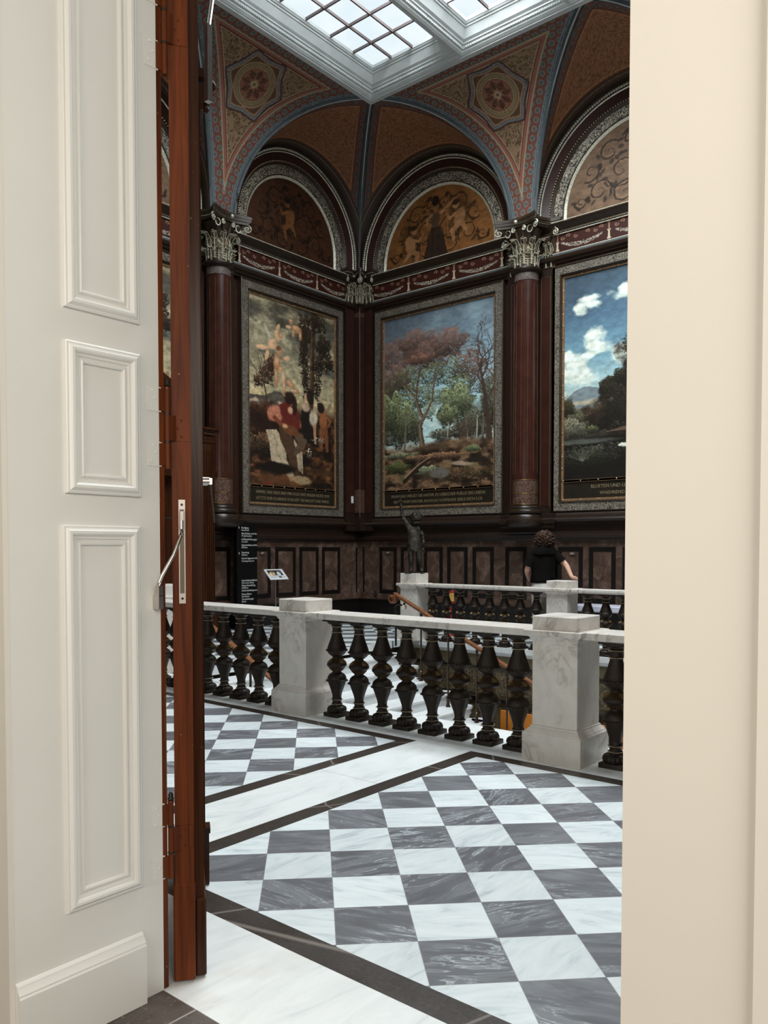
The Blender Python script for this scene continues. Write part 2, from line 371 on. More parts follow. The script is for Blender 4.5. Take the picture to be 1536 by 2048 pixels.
def skin_mesh(name, pts, edges, mat, sub=2, root=0):
    """pts: {key:(x,y,z,r)}; one continuous surface grown round the joints"""
    keys = list(pts); me = bpy.data.meshes.new(name)
    me.from_pydata([pts[k][:3] for k in keys], [(keys.index(a), keys.index(b)) for a, b in edges], [])
    o = bpy.data.objects.new(name, me); COL.objects.link(o)
    o.modifiers.new('Skin', 'SKIN')
    if not me.skin_vertices:
        bm = bmesh.new(); bm.from_mesh(me); bm.verts.layers.skin.verify(); bm.to_mesh(me); bm.free()
    for i, k in enumerate(keys):
        r = pts[k][3]; r = r if isinstance(r, tuple) else (r, r)
        me.skin_vertices[0].data[i].radius = r; me.skin_vertices[0].data[i].use_root = (i == root)
    s = o.modifiers.new('Sub', 'SUBSURF'); s.levels = sub; s.render_levels = sub
    dg = bpy.context.evaluated_depsgraph_get(); dg.update()
    m2 = bpy.data.meshes.new_from_object(o.evaluated_get(dg)); bpy.data.objects.remove(o)
    m2.name = name; m2.materials.clear(); m2.materials.append(M[mat] if isinstance(mat, str) else mat)
    m2.polygons.foreach_set('use_smooth', [True]*len(m2.polygons)); return m2
# ------------------------------------------------------------------ hand-painted surfaces (numpy canvas, row 0 on top)
def vnoise(h, w, sy, sx, rng):
    gy, gx = int(sy)+2, int(sx)+2; g = rng.random((gy, gx))
    y = np.linspace(0, sy, h, endpoint=False); x = np.linspace(0, sx, w, endpoint=False)
    yi, xi = y.astype(int), x.astype(int); fy, fx = y-yi, x-xi
    fy = fy*fy*(3-2*fy); fx = fx*fx*(3-2*fx)
    a = g[yi][:, xi]; b = g[yi][:, xi+1]; c = g[yi+1][:, xi]; d = g[yi+1][:, xi+1]
    return (a*(1-fx)+b*fx)*(1-fy)[:, None]+(c*(1-fx)+d*fx)*fy[:, None]
def fbm(h, w, sy, sx, seed, o=5):
    rng = np.random.default_rng(seed); t = np.zeros((h, w)); am = 1; s = 0
    for i in range(o):
        t += am*vnoise(h, w, sy*2**i, sx*2**i, rng); s += am; am *= 0.55
    return t/s
def rgb(*c): return np.array(c, float)/255
class Cv:
    def __init__(s, w, h, c=(0,0,0)):
        s.w, s.h = w, h; s.a = np.ones((h, w, 3))*rgb(*c)
        s.X, s.Y = np.meshgrid((np.arange(w)+.5)/w, (np.arange(h)+.5)/h); s.asp = h/w
    def blend(s, m, c): s.a += (np.asarray(c)-s.a)*np.clip(m, 0, 1)[..., None]
    def grad(s, st):
        ys = [p for p, _ in st]; cs = np.array([rgb(*c) for _, c in st])
        for k in range(3): s.a[..., k] = np.interp(s.Y, ys, cs[:, k])
    def ell(s, cx, cy, rx, ry, c, soft=0.15, al=1, ang=0, jag=None):
        R = max(rx, ry*s.asp)*(1+soft+(0.5 if jag is not None else 0))*1.1+2/s.w
        i0, i1 = max(0, int((cx-R)*s.w)), min(s.w, int((cx+R)*s.w)+2)
        j0, j1 = max(0, int((cy-R/s.asp)*s.h)), min(s.h, int((cy+R/s.asp)*s.h)+2)
        if i0 >= i1 or j0 >= j1: return
        W = (slice(j0, j1), slice(i0, i1))
        dx = s.X[W]-cx; dy = (s.Y[W]-cy)*s.asp; ca, sa = math.cos(ang), math.sin(ang)
        u = (dx*ca+dy*sa)/rx; v = (-dx*sa+dy*ca)/(ry*s.asp); d = np.sqrt(u*u+v*v)
        if jag is not None: d = d+jag[W]
        m = np.clip((1-d)/soft+0.5, 0, 1)*al; q = s.a[W]; q += (rgb(*c)-q)*m[..., None]
    def poly(s, pts, c, al=1):
        m = np.zeros((s.h, s.w), bool); n = len(pts)
        for i in range(n):
            (x0, y0), (x1, y1) = pts[i], pts[(i+1) % n]
            if y0 == y1: continue
            m ^= ((s.Y > min(y0, y1)) & (s.Y <= max(y0, y1)) & (s.X < x0+(s.Y-y0)*(x1-x0)/(y1-y0)))
        s.blend(m*al, rgb(*c))
    def line(s, pts, w0, w1, c, al=1):
        n = len(pts)-1
        for i in range(n):
            (x0, y0), (x1, y1) = pts[i], pts[i+1]; wa = w0+(w1-w0)*i/n; wb = w0+(w1-w0)*(i+1)/n; W = max(wa, wb)+2.0/s.w
            i0 = max(0, int((min(x0, x1)-W)*s.w)); i1 = min(s.w, int((max(x0, x1)+W)*s.w)+2)
            j0 = max(0, int((min(y0, y1)-W/s.asp)*s.h)); j1 = min(s.h, int((max(y0, y1)+W/s.asp)*s.h)+2)
            if i0 >= i1 or j0 >= j1: continue
            X = s.X[j0:j1, i0:i1]; Y = s.Y[j0:j1, i0:i1]*s.asp; ax, ay, bx, by = x0, y0*s.asp, x1, y1*s.asp
            L = (bx-ax)**2+(by-ay)**2+1e-12; t = np.clip(((X-ax)*(bx-ax)+(Y-ay)*(by-ay))/L, 0, 1)
            d = np.hypot(X-ax-(bx-ax)*t, Y-ay-(by-ay)*t); w = wa+(wb-wa)*t
            m = np.clip((w-d)*s.w+0.5, 0, 1)*al; v = s.a[j0:j1, i0:i1]; v += (rgb(*c)-v)*m[..., None]
    def dabs(s, cx, cy, rx, ry, n, cols, seed, size=1, al=0.8, pw=0.5):
        rng = np.random.default_rng(seed); t = rng.random(n)*2*PI; r = rng.random(n)**pw
        lob = 1+0.18*np.sin(5*t+seed)+0.12*np.sin(9*t+2*seed)
        x = ((cx+rx*lob*r*np.cos(t))*s.w).astype(int); y = ((cy+ry*lob*r*np.sin(t))*s.h).astype(int)
        C = np.array([rgb(*c) for c in cols])[rng.integers(0, len(cols), n)]
        hi = np.clip(0.72+0.5*(-np.sin(t)*r), 0.4, 1.25)[:, None]; C = np.clip(C*hi, 0, 1)
        for dx in range(size):
            for dy in range(size):
                if size > 2 and dx+dy in (0, 2*size-2): continue
                xx, yy = x+dx, y+dy; k = (xx >= 0) & (xx < s.w) & (yy >= 0) & (yy < s.h)
                s.a[yy[k], xx[k]] = s.a[yy[k], xx[k]]*(1-al)+C[k]*al
    def tree(s, x, y, ang, L, w, dep, c, rng, spread=0.5, shrink=0.76, al=1):
        if dep == 0 or w < 0.0004: return
        pts = [(x, y)]; a = ang
        for k in range(3):
            a += rng.uniform(-0.16, 0.16); x += math.cos(a)*L/3; y -= math.sin(a)*L/3/s.asp; pts.append((x, y))
        s.line(pts, w, w*0.72, c, al)
        for k in range(2 if dep < 7 else 3):
            s.tree(x, y, a+rng.uniform(-spread, spread)+(0.28 if k == 0 else -0.28), L*shrink*rng.uniform(0.8, 1.15), w*0.66, dep-1, c, rng, spread, shrink, al)
    def curl(s, x, y, r, a0, turns, w, c, al=1, sgn=1):
        pts = []
        for i in range(28):
            t = i/27; q = r*(1-0.9*t); a = a0+sgn*turns*2*PI*t; pts.append((x+q*math.cos(a), y+q*math.sin(a)/s.asp))
        s.line(pts, w, w*0.4, c, al)
    def brushed(s, seed, amt=0.008, tex=0.25, fine=26):
        wx = fbm(s.h, s.w, fine*s.asp, fine, seed, 3)-0.5; wy = fbm(s.h, s.w, fine*s.asp, fine, seed+1, 3)-0.5
        k = np.clip(((s.X+wx*amt*4)*s.w).astype(int), 0, s.w-1); j = np.clip(((s.Y+wy*amt*4/s.asp)*s.h).astype(int), 0, s.h-1)
        s.a = s.a[j, k]*(1-tex+2*tex*fbm(s.h, s.w, 40*s.asp, 26, seed+2, 4))[..., None]; s.a = np.clip(s.a, 0, 1); return s
    def mute(s, k=0.2, tint=(1,1,1)):
        l = s.a.mean(-1, keepdims=True); s.a = np.clip((s.a+(l-s.a)*k)*np.array(tint), 0, 1); return s
    def lin(s, gain=1.0): return srgb(np.clip(s.a, 0, 1))*gain
# ------------------------------------------------------------------ the murals
PW, PH = 250, 420
def sky_clouds(c, seed, sy, sx, col, lo=0.5, hi=0.7, ymax=0.6, al=1.0):
    n = fbm(c.h, c.w, sy, sx, seed, 5); m = np.clip((n-lo)/(hi-lo), 0, 1)*np.clip((ymax-c.Y)*8, 0, 1)
    c.blend(m*al, rgb(*col))
def mural_forest():
    c = Cv(PW, PH); c.grad([(0, (84, 96, 112)), (0.25, (112, 138, 158)), (0.45, (138, 172, 186)), (0.72, (170, 196, 200)), (1, (90, 60, 45))])
    c.blend(np.clip(0.55-c.X-c.Y*0.9, 0, 0.5)*1.3, rgb(66, 70, 82))
    sky_clouds(c, 3, 5, 3, (150, 178, 190), 0.5, 0.75, 0.5, 0.45); sky_clouds(c, 8, 9, 4, (70, 84, 100), 0.55, 0.8, 0.3, 0.5)
    rng = np.random.default_rng(5); j = (fbm(PH, PW, 16, 12, 9)-0.5)*1.5
    for cx, cy, rx, ry in ((0.14,0.22,0.2,0.09),(0.30,0.165,0.17,0.075),(0.42,0.25,0.2,0.08),(0.60,0.20,0.16,0.075),(0.10,0.36,0.16,0.09)):
        c.ell(cx, cy, rx, ry, (112, 84, 78), 0.5, 0.5, jag=j)
        c.dabs(cx, cy, rx, ry, 2600, [(126,84,70),(150,92,70),(104,78,74),(92,70,66)], int(cx*99), 2, 0.55)
    c.dabs(0.34, 0.26, 0.14, 0.03, 900, [(150,96,74),(134,82,66)], 4, 2, 0.7)
    c.dabs(0.78, 0.34, 0.13, 0.08, 1600, [(120,76,62),(140,90,66),(96,66,58)], 14, 2, 0.6)
    c.dabs(0.88, 0.42, 0.13, 0.09, 1300, [(110,78,66),(88,64,58)], 15, 2, 0.5)
    for cx, cy, rx, ry, n in ((0.22,0.36,0.13,0.07,1300),(0.45,0.36,0.12,0.06,900),(0.62,0.36,0.12,0.08,900),(0.70,0.44,0.12,0.06,800),(0.3,0.47,0.18,0.08,1800),(0.47,0.5,0.08,0.05,500)):
        c.dabs(cx, cy, rx, ry, n, [(98,102,58),(124,122,72),(80,84,50),(70,66,44)], int(cy*77), 2, 0.6)
    c.ell(0.5, 0.60, 0.13, 0.07, (176, 200, 202), 0.8, 0.8)
    c.dabs(0.43, 0.56, 0.06, 0.05, 500, [(134,148,110),(120,132,100)], 33, 2, 0.6)
    for cx, cy, rx, ry, n in ((0.12,0.68,0.16,0.07,1800),(0.05,0.5,0.1,0.16,1800),(0.30,0.66,0.06,0.08,700),(0.86,0.66,0.16,0.08,2200),(0.72,0.69,0.10,0.05,900),(0.95,0.55,0.07,0.12,900),(0.55,0.70,0.12,0.03,500)):
        c.ell(cx, cy, rx*0.95, ry*0.9, (70, 66, 52), 0.6, 0.75, jag=j); c.dabs(cx, cy, rx, ry, n, [(84,78,58),(62,54,42),(98,92,68),(48,42,32)], int(cx*41+cy*13), 2, 0.7)
    for cx, cy, rx, ry, n in ((0.08,0.55,0.13,0.12,3200),(0.22,0.60,0.10,0.11,2300),(0.67,0.53,0.15,0.095,4200),(0.60,0.6,0.09,0.06,1200)):
        c.ell(cx, cy, rx*0.9, ry*0.9, (58, 60, 38), 0.5, 0.75, jag=j)
        c.dabs(cx, cy, rx, ry, n, [(112,118,74),(140,146,100),(82,88,54),(60,62,40),(160,166,124)], int(cx*55+3), 2, 0.75)
    for k in range(16):
        x = 0.60+rng.random()*0.38; c.line([(x, 0.60+rng.random()*0.04), (x+rng.uniform(-.01,.01), 0.745+rng.random()*0.02)], 0.004, 0.006, (150,136,120) if k % 3 == 0 else (74,56,44))
    for pts, w0, w1 in (([(0.385,0.81),(0.36,0.72),(0.345,0.64),(0.375,0.60),(0.335,0.54),(0.30,0.47),(0.2,0.40),(0.10,0.33)],0.028,0.004),([(0.365,0.62),(0.42,0.55),(0.46,0.50),(0.47,0.43),(0.5,0.36),(0.6,0.3)],0.014,0.003),([(0.31,0.49),(0.32,0.4),(0.34,0.32),(0.44,0.26)],0.012,0.002)):
        c.line(pts, w0, w1, (78,58,44)); c.line([(x-0.006, y) for x, y in pts], w0*0.35, w1*0.3, (134,112,92), 0.7)
    for x, y, a in ((0.10,0.34,2.0),(0.22,0.4,1.7),(0.34,0.34,1.3),(0.47,0.4,1.4),(0.58,0.31,1.0),(0.32,0.45,2.2),(0.44,0.27,1.2)):
        c.tree(x, y, a, 0.09, 0.0065, 6, (84,60,52), rng, 0.55, 0.8, 0.75)
    c.line([(0.965,0.76),(0.95,0.66),(0.93,0.55),(0.91,0.46),(0.885,0.38)], 0.022, 0.008, (62,42,34))
    for x, y, a in ((0.885,0.38,1.6),(0.91,0.47,2.2),(0.93,0.55,1.0),(0.90,0.42,1.1)): c.tree(x, y, a, 0.11, 0.008, 7, (66,46,40), rng, 0.5, 0.8)
    c.line([(0.73,0.77),(0.70,0.68),(0.68,0.6)], 0.014, 0.008, (70,52,38)); c.line([(0.20,0.77),(0.21,0.66),(0.2,0.55)], 0.011, 0.006, (98,84,70))
    g = fbm(PH, PW, 30, 12, 21); gm = np.clip((c.Y-0.735-0.02*np.sin(c.X*7)-0.04*(g-0.5))*40, 0, 1)
    cols = np.stack([np.interp(g, [0.25,0.42,0.52,0.62,0.8], v) for v in ([24,44,78,120,88],[17,31,54,84,80],[12,21,36,58,46])], -1)/255
    c.a = c.a*(1-gm[..., None])+cols*gm[..., None]
    c.ell(0.55, 0.76, 0.5, 0.02, (112, 80, 58), 0.8, 0.5)
    for cx, cy, rx, ry, n, cs in ((0.15,0.80,0.17,0.02,1200,[(150,146,112),(100,96,66)]),(0.12,0.87,0.12,0.035,1000,[(92,100,50),(60,66,34)]),(0.42,0.90,0.10,0.03,1300,[(90,98,60),(60,70,40),(180,178,150)]),(0.82,0.795,0.06,0.02,500,[(110,120,76),(80,90,56)]),(0.7,0.93,0.28,0.04,1700,[(74,70,36),(110,64,40),(50,34,22)]),(0.5,0.82,0.3,0.02,1200,[(160,112,78),(130,84,58)])):
        c.dabs(cx, cy, rx, ry, n, cs, int(cx*31+cy*7), 2, 0.7)
    c.ell(0.53, 0.915, 0.09, 0.03, (92, 82, 76), 0.4); c.ell(0.72, 0.87, 0.10, 0.012, (150,120,100), 0.5, ang=0.12); c.ell(0.86, 0.855, 0.1, 0.016, (36,26,20), 0.5)
    c.brushed(62, 0.003, 0.16, 40)
    c.line([(0.2,0.95),(0.3,0.89),(0.42,0.84),(0.5,0.83)], 0.02, 0.008, (44,28,20)); c.line([(0.2,0.93),(0.33,0.86),(0.44,0.82)], 0.006, 0.003, (150,122,98)); c.mute(0.22, (0.98, 1.0, 0.97))
    return c
def mural_lake():
    c = Cv(PW, PH); c.grad([(0, (62, 80, 98)), (0.2, (72, 104, 132)), (0.4, (104, 146, 168)), (0.56, (164, 188, 190)), (0.64, (160, 146, 126)), (1, (30, 24, 18))])
    sky_clouds(c, 31, 4, 2, (56, 70, 88), 0.5, 0.75, 0.3, 0.6)
    j = (fbm(PH, PW, 26, 14, 12)-0.5)*1.3
    for cx, cy, rx, ry in ((0.17,0.13,0.06,0.022),(0.21,0.155,0.045,0.02),(0.11,0.165,0.035,0.03),(0.43,0.12,0.08,0.03),(0.22,0.31,0.055,0.04),(0.24,0.365,0.07,0.03),(0.17,0.40,0.05,0.018),(0.05,0.40,0.05,0.035),(0.09,0.44,0.06,0.03),(0.12,0.5,0.11,0.04),(0.02,0.48,0.09,0.035),(0.42,0.42,0.07,0.05),(0.7,0.3,0.12,0.05)):
        c.ell(cx, cy, rx*1.2, ry*1.1, (206, 212, 204), 0.5, 0.95, jag=j); c.ell(cx-0.01, cy-ry*0.3, rx*0.8, ry*0.6, (232, 232, 220), 0.6, 0.8, jag=j)
    c.poly([(0,0.61),(0.06,0.57),(0.13,0.545),(0.2,0.55),(0.3,0.58),(0.5,0.6),(0.5,0.66),(0,0.66)], (112, 122, 130))
    for y, col in ((0.625,(170,152,128)),(0.66,(112,106,84)),(0.69,(150,130,104)),(0.71,(84,78,56))): c.ell(0.25, y, 0.5, 0.013, col, 0.5, 0.9, jag=j)
    for cx, cy, rx, ry, a, n in ((0.02,0.65,0.06,0.05,(62,52,34),500),(0.12,0.70,0.09,0.035,(96,88,64),600),(0.06,0.75,0.11,0.05,(120,112,90),900),(0.26,0.70,0.12,0.07,(60,42,28),1600),(0.20,0.76,0.05,0.02,(96,96,60),300)):
        c.ell(cx, cy, rx, ry, tuple(v*0.55 for v in a), 0.5, 0.9, jag=j); c.dabs(cx, cy, rx, ry, n, [a, tuple(min(255, v*1.25) for v in a), tuple(v*0.7 for v in a)], int(cx*90+5), 2, 0.7)
    for cx, cy, rx, ry, n in ((0.32,0.57,0.07,0.05,900),(0.42,0.53,0.08,0.05,900),(0.5,0.36,0.06,0.05,700),(0.62,0.5,0.24,0.22,5000),(0.47,0.66,0.2,0.13,3500),(0.8,0.4,0.25,0.3,5000)):
        c.ell(cx, cy, rx*0.95, ry, (28, 22, 15), 0.4, 0.95, jag=j); c.dabs(cx, cy, rx*1.05, ry*1.05, n, [(44,36,22),(30,24,15),(58,50,32)], int(cy*50), 2, 0.7)
    c.ell(0.5, 0.93, 0.9, 0.16, (24, 18, 13), 0.35, 1.0); c.ell(0.12, 0.815, 0.25, 0.012, (86, 88, 80), 0.6, 0.8)
    c.dabs(0.15, 0.90, 0.2, 0.06, 1500, [(50,48,32),(34,30,20),(74,74,56)], 77, 2, 0.6); c.dabs(0.3, 0.86, 0.3, 0.03, 400, [(80,76,62),(120,118,104)], 71, 2, 0.5)
    rng = np.random.default_rng(3)
    for k in range(26):
        a = rng.uniform(0.5, 2.6); c.line([(0.13, 0.91), (0.13+0.11*math.cos(a), 0.91-0.06*math.sin(a))], 0.002, 0.001, (96,98,78), 0.7)
    c.ell(0.415, 0.845, 0.035, 0.009, (214, 210, 196), 0.4); c.line([(0.435,0.845),(0.45,0.83),(0.445,0.815)], 0.006, 0.005, (214,210,196))
    c.brushed(63, 0.004, 0.16, 30)
    c.poly([(0.30,0.775),(0.42,0.757),(0.5,0.76),(0.5,0.775)], (140,100,80), 0.6)
    return c.mute(0.2, (0.88, 0.90, 0.88))
def mural_musician():
    c = Cv(PW, PH); c.grad([(0, (70, 66, 54)), (0.12, (84, 84, 74)), (0.3, (134, 128, 104)), (0.45, (170, 158, 122)), (0.52, (196, 178, 132)), (0.6, (60, 42, 28)), (1, (28, 18, 12))])
    n = fbm(PH, PW, 14, 3, 41); m = np.clip(0.56-c.Y, 0, 0.1)*10
    c.blend(np.clip((n-0.5)*6, 0, 1)*m*0.8, rgb(168,160,128)); c.blend(np.clip((0.44-n)*7, 0, 1)*m*0.85, rgb(58,64,68))
    j = (fbm(PH, PW, 22, 14, 17)-0.5)*1.4; rng = np.random.default_rng(9)
    c.poly([(0,0.525),(0.16,0.52),(0.29,0.485),(0.34,0.487),(0.50,0.53),(0.5,0.58),(0,0.58)], (78,74,66))
    for k in range(26): c.ell(rng.random()*0.42, 0.545+rng.random()*0.035, 0.03, 0.010, (190,172,146), 0.6, 0.7)
    g = fbm(PH, PW, 34, 12, 55); gm = np.clip((c.Y-0.565)*30, 0, 1)
    cols = np.stack([np.interp(g, [0.3,0.5,0.62,0.8], v) for v in ([16,34,78,122],[11,21,46,80],[8,13,26,46])], -1)/255
    c.a = c.a*(1-gm[..., None])+cols*gm[..., None]
    c.ell(0.2, 0.63, 0.26, 0.085, (34, 18, 12), 0.5, 0.95, jag=j); c.dabs(0.15, 0.60, 0.16, 0.04, 700, [(96,52,34),(70,40,28)], 7, 2, 0.6)
    c.dabs(0.12, 0.77, 0.16, 0.05, 900, [(110,80,50),(150,120,86),(60,40,24)], 8, 2, 0.6)
    c.brushed(60, 0.0025, 0.3, 30)
    # slender tree on the right
    c.line([(0.70,0.60),(0.72,0.4),(0.73,0.2),(0.75,0.0)], 0.028, 0.030, (62,44,32)); c.line([(0.69,0.6),(0.71,0.3),(0.72,0.02)], 0.006, 0.004, (104,80,58))
    for cx, cy, rx, ry, q in ((0.63,0.12,0.08,0.10,1200),(0.62,0.24,0.06,0.12,900),(0.86,0.18,0.10,0.07,1100),(0.80,0.28,0.09,0.06,800),(0.93,0.27,0.06,0.04,500),(0.64,0.38,0.05,0.10,600),(0.78,0.40,0.05,0.1,500),(0.78,0.05,0.12,0.06,700),(0.19,0.40,0.08,0.06,500),(0.25,0.34,0.06,0.05,450),(0.1,0.44,0.05,0.04,250)):
        c.dabs(cx, cy, rx, ry, int(q*0.75), [(44,34,24),(60,44,30),(34,26,18)] if cx > 0.5 else [(86,52,38),(64,40,30)], int(cx*70+cy*9), 3, 0.85, 0.7)
    c.tree(0.2, 0.56, 1.6, 0.14, 0.008, 5, (60,40,30), rng)
    # winged infants with a wreath
    sk, sk2 = (206,164,124), (176,124,84)
    c.ell(0.36,0.115,0.05,0.022,(60,56,40),0.5,0.9,jag=j)
    for cx, cy, rx, ry, a, k in ((0.26,0.235,0.055,0.026,-0.8,0),(0.31,0.19,0.022,0.03,-0.5,0),(0.14,0.265,0.07,0.013,-0.12,0),(0.20,0.30,0.02,0.03,0.3,0),(0.355,0.18,0.022,0.016,0,1),(0.32,0.145,0.018,0.03,0.4,0),(0.31,0.33,0.038,0.048,0.1,1),(0.34,0.265,0.026,0.017,0,1),(0.42,0.295,0.04,0.013,-0.2,0),(0.30,0.41,0.02,0.05,-0.1,1),(0.38,0.40,0.02,0.035,0,0),(0.39,0.46,0.016,0.04,0.1,1),(0.46,0.43,0.05,0.02,0.6,1),(0.53,0.465,0.04,0.014,0.2,1),(0.35,0.36,0.02,0.014,0,1),(0.47,0.085,0.024,0.017,0,1),(0.54,0.12,0.06,0.02,0.2,1),(0.44,0.12,0.03,0.01,-0.1,0),(0.58,0.155,0.02,0.022,0,1),(0.50,0.15,0.016,0.02,0.3,1)):
        c.ell(cx, cy, rx, ry, sk2 if k else sk, 0.35, 1, a); c.ell(cx-rx*0.15, cy-ry*0.25, rx*0.6, ry*0.5, (226,190,150), 0.7, 0.6, a)
    c.ell(0.20,0.17,0.02,0.035,(180,174,156),0.5,0.8,-0.5); c.ell(0.33,0.25,0.028,0.014,(110,66,40),0.5,0.9)
    c.line([(0.22,0.20),(0.17,0.14)],0.006,0.002,(188,182,164),0.8); c.line([(0.50,0.05),(0.54,0.07)],0.005,0.003,(120,84,50))
    # white drapery, seated lute player, woman in black bodice, boy with wing
    c.poly([(0.18,0.70),(0.30,0.69),(0.40,0.76),(0.42,0.86),(0.52,0.94),(0.46,0.97),(0.36,0.88),(0.24,0.86),(0.22,0.76)], (176,160,132)); c.poly([(0.50,0.73),(0.60,0.80),(0.61,0.92),(0.55,0.90),(0.50,0.82)], (168,152,128))
    for x,y,q in ((0.27,0.72,0.03),(0.31,0.76,-0.02),(0.35,0.74,0.04),(0.33,0.83,0.03),(0.40,0.84,0.05),(0.57,0.80,0.01)): c.line([(x,y),(x+q,y+0.04),(x+q*0.6+0.02,y+0.075)], 0.006, 0.002, (128,108,84), 0.7)
    c.poly([(0.33,0.66),(0.45,0.66),(0.52,0.78),(0.56,0.93),(0.58,0.965),(0.52,0.96),(0.42,0.82),(0.34,0.74)], (70,48,32)); c.poly([(0.48,0.69),(0.62,0.695),(0.66,0.73),(0.62,0.78),(0.5,0.83),(0.49,0.79),(0.55,0.755)], (84,66,50))
    c.poly([(0.30,0.565),(0.40,0.53),(0.50,0.54),(0.56,0.58),(0.57,0.67),(0.40,0.68),(0.33,0.64)], (96,30,22)); c.ell(0.29,0.60,0.075,0.04,(186,112,86),0.4,1,-0.5,j); c.line([(0.28,0.63),(0.34,0.655),(0.40,0.66)],0.022,0.014,(120,60,40))
    c.ell(0.47,0.685,0.10,0.026,(104,62,36),0.25,1,0.15); c.line([(0.55,0.685),(0.67,0.705)],0.009,0.007,(58,34,22)); c.ell(0.40,0.665,0.03,0.012,(190,136,100),0.4)
    c.ell(0.49,0.525,0.036,0.026,(176,116,84),0.3); c.ell(0.455,0.505,0.06,0.036,(30,18,14),0.4,0.95,jag=j*0.5); c.ell(0.51,0.545,0.03,0.05,(24,14,11),0.4,0.85); c.ell(0.46,0.575,0.03,0.02,(196,150,120),0.5)
    c.poly([(0.60,0.55),(0.70,0.55),(0.74,0.62),(0.76,0.72),(0.62,0.72),(0.58,0.62)], (24,18,15)); c.ell(0.645,0.545,0.045,0.022,(190,160,134),0.5); c.ell(0.66,0.485,0.034,0.026,(200,152,120),0.3); c.ell(0.695,0.475,0.045,0.045,(26,18,14),0.4,0.95,jag=j*0.4)
    c.ell(0.735,0.60,0.05,0.045,(190,176,152),0.4,1,0,j*0.4); c.line([(0.75,0.64),(0.755,0.70),(0.76,0.735)],0.018,0.012,(186,134,100))
    c.ell(0.86,0.60,0.05,0.055,(140,84,48),0.35); c.ell(0.83,0.53,0.045,0.03,(34,20,14),0.35); c.line([(0.84,0.66),(0.83,0.75)],0.03,0.022,(120,70,40)); c.line([(0.89,0.65),(0.91,0.77)],0.028,0.018,(112,64,38)); c.line([(0.90,0.57),(0.95,0.60),(0.92,0.63)],0.014,0.012,(128,74,44)); c.ell(0.93,0.525,0.02,0.035,(128,106,84),0.4,0.9,0.5)
    c.ell(0.30, 0.90, 0.22, 0.03, (18, 13, 10), 0.4); c.ell(0.36, 0.965, 0.35, 0.03, (112, 68, 38), 0.9, 0.65, jag=j); c.ell(0.60, 0.955, 0.12, 0.022, (150, 126, 90), 0.4, 1, 0.1, j*0.6)
    c.ell(0.82, 0.90, 0.2, 0.02, (72, 46, 26), 0.8, 0.6, jag=j); c.ell(0.2,0.985,0.05,0.012,(92,42,28),0.4)
    c.brushed(61, 0.0022, 0.22, 40); c.blend(np.full((PH, PW), 0.10), rgb(70,50,30))
    c.dabs(0.68,0.80,0.03,0.03,40,[(210,200,170)],3,2,0.9); c.dabs(0.8,0.72,0.08,0.02,60,[(190,180,160)],5,2,0.8)
    return c.mute(0.1, (0.92, 0.9, 0.88))
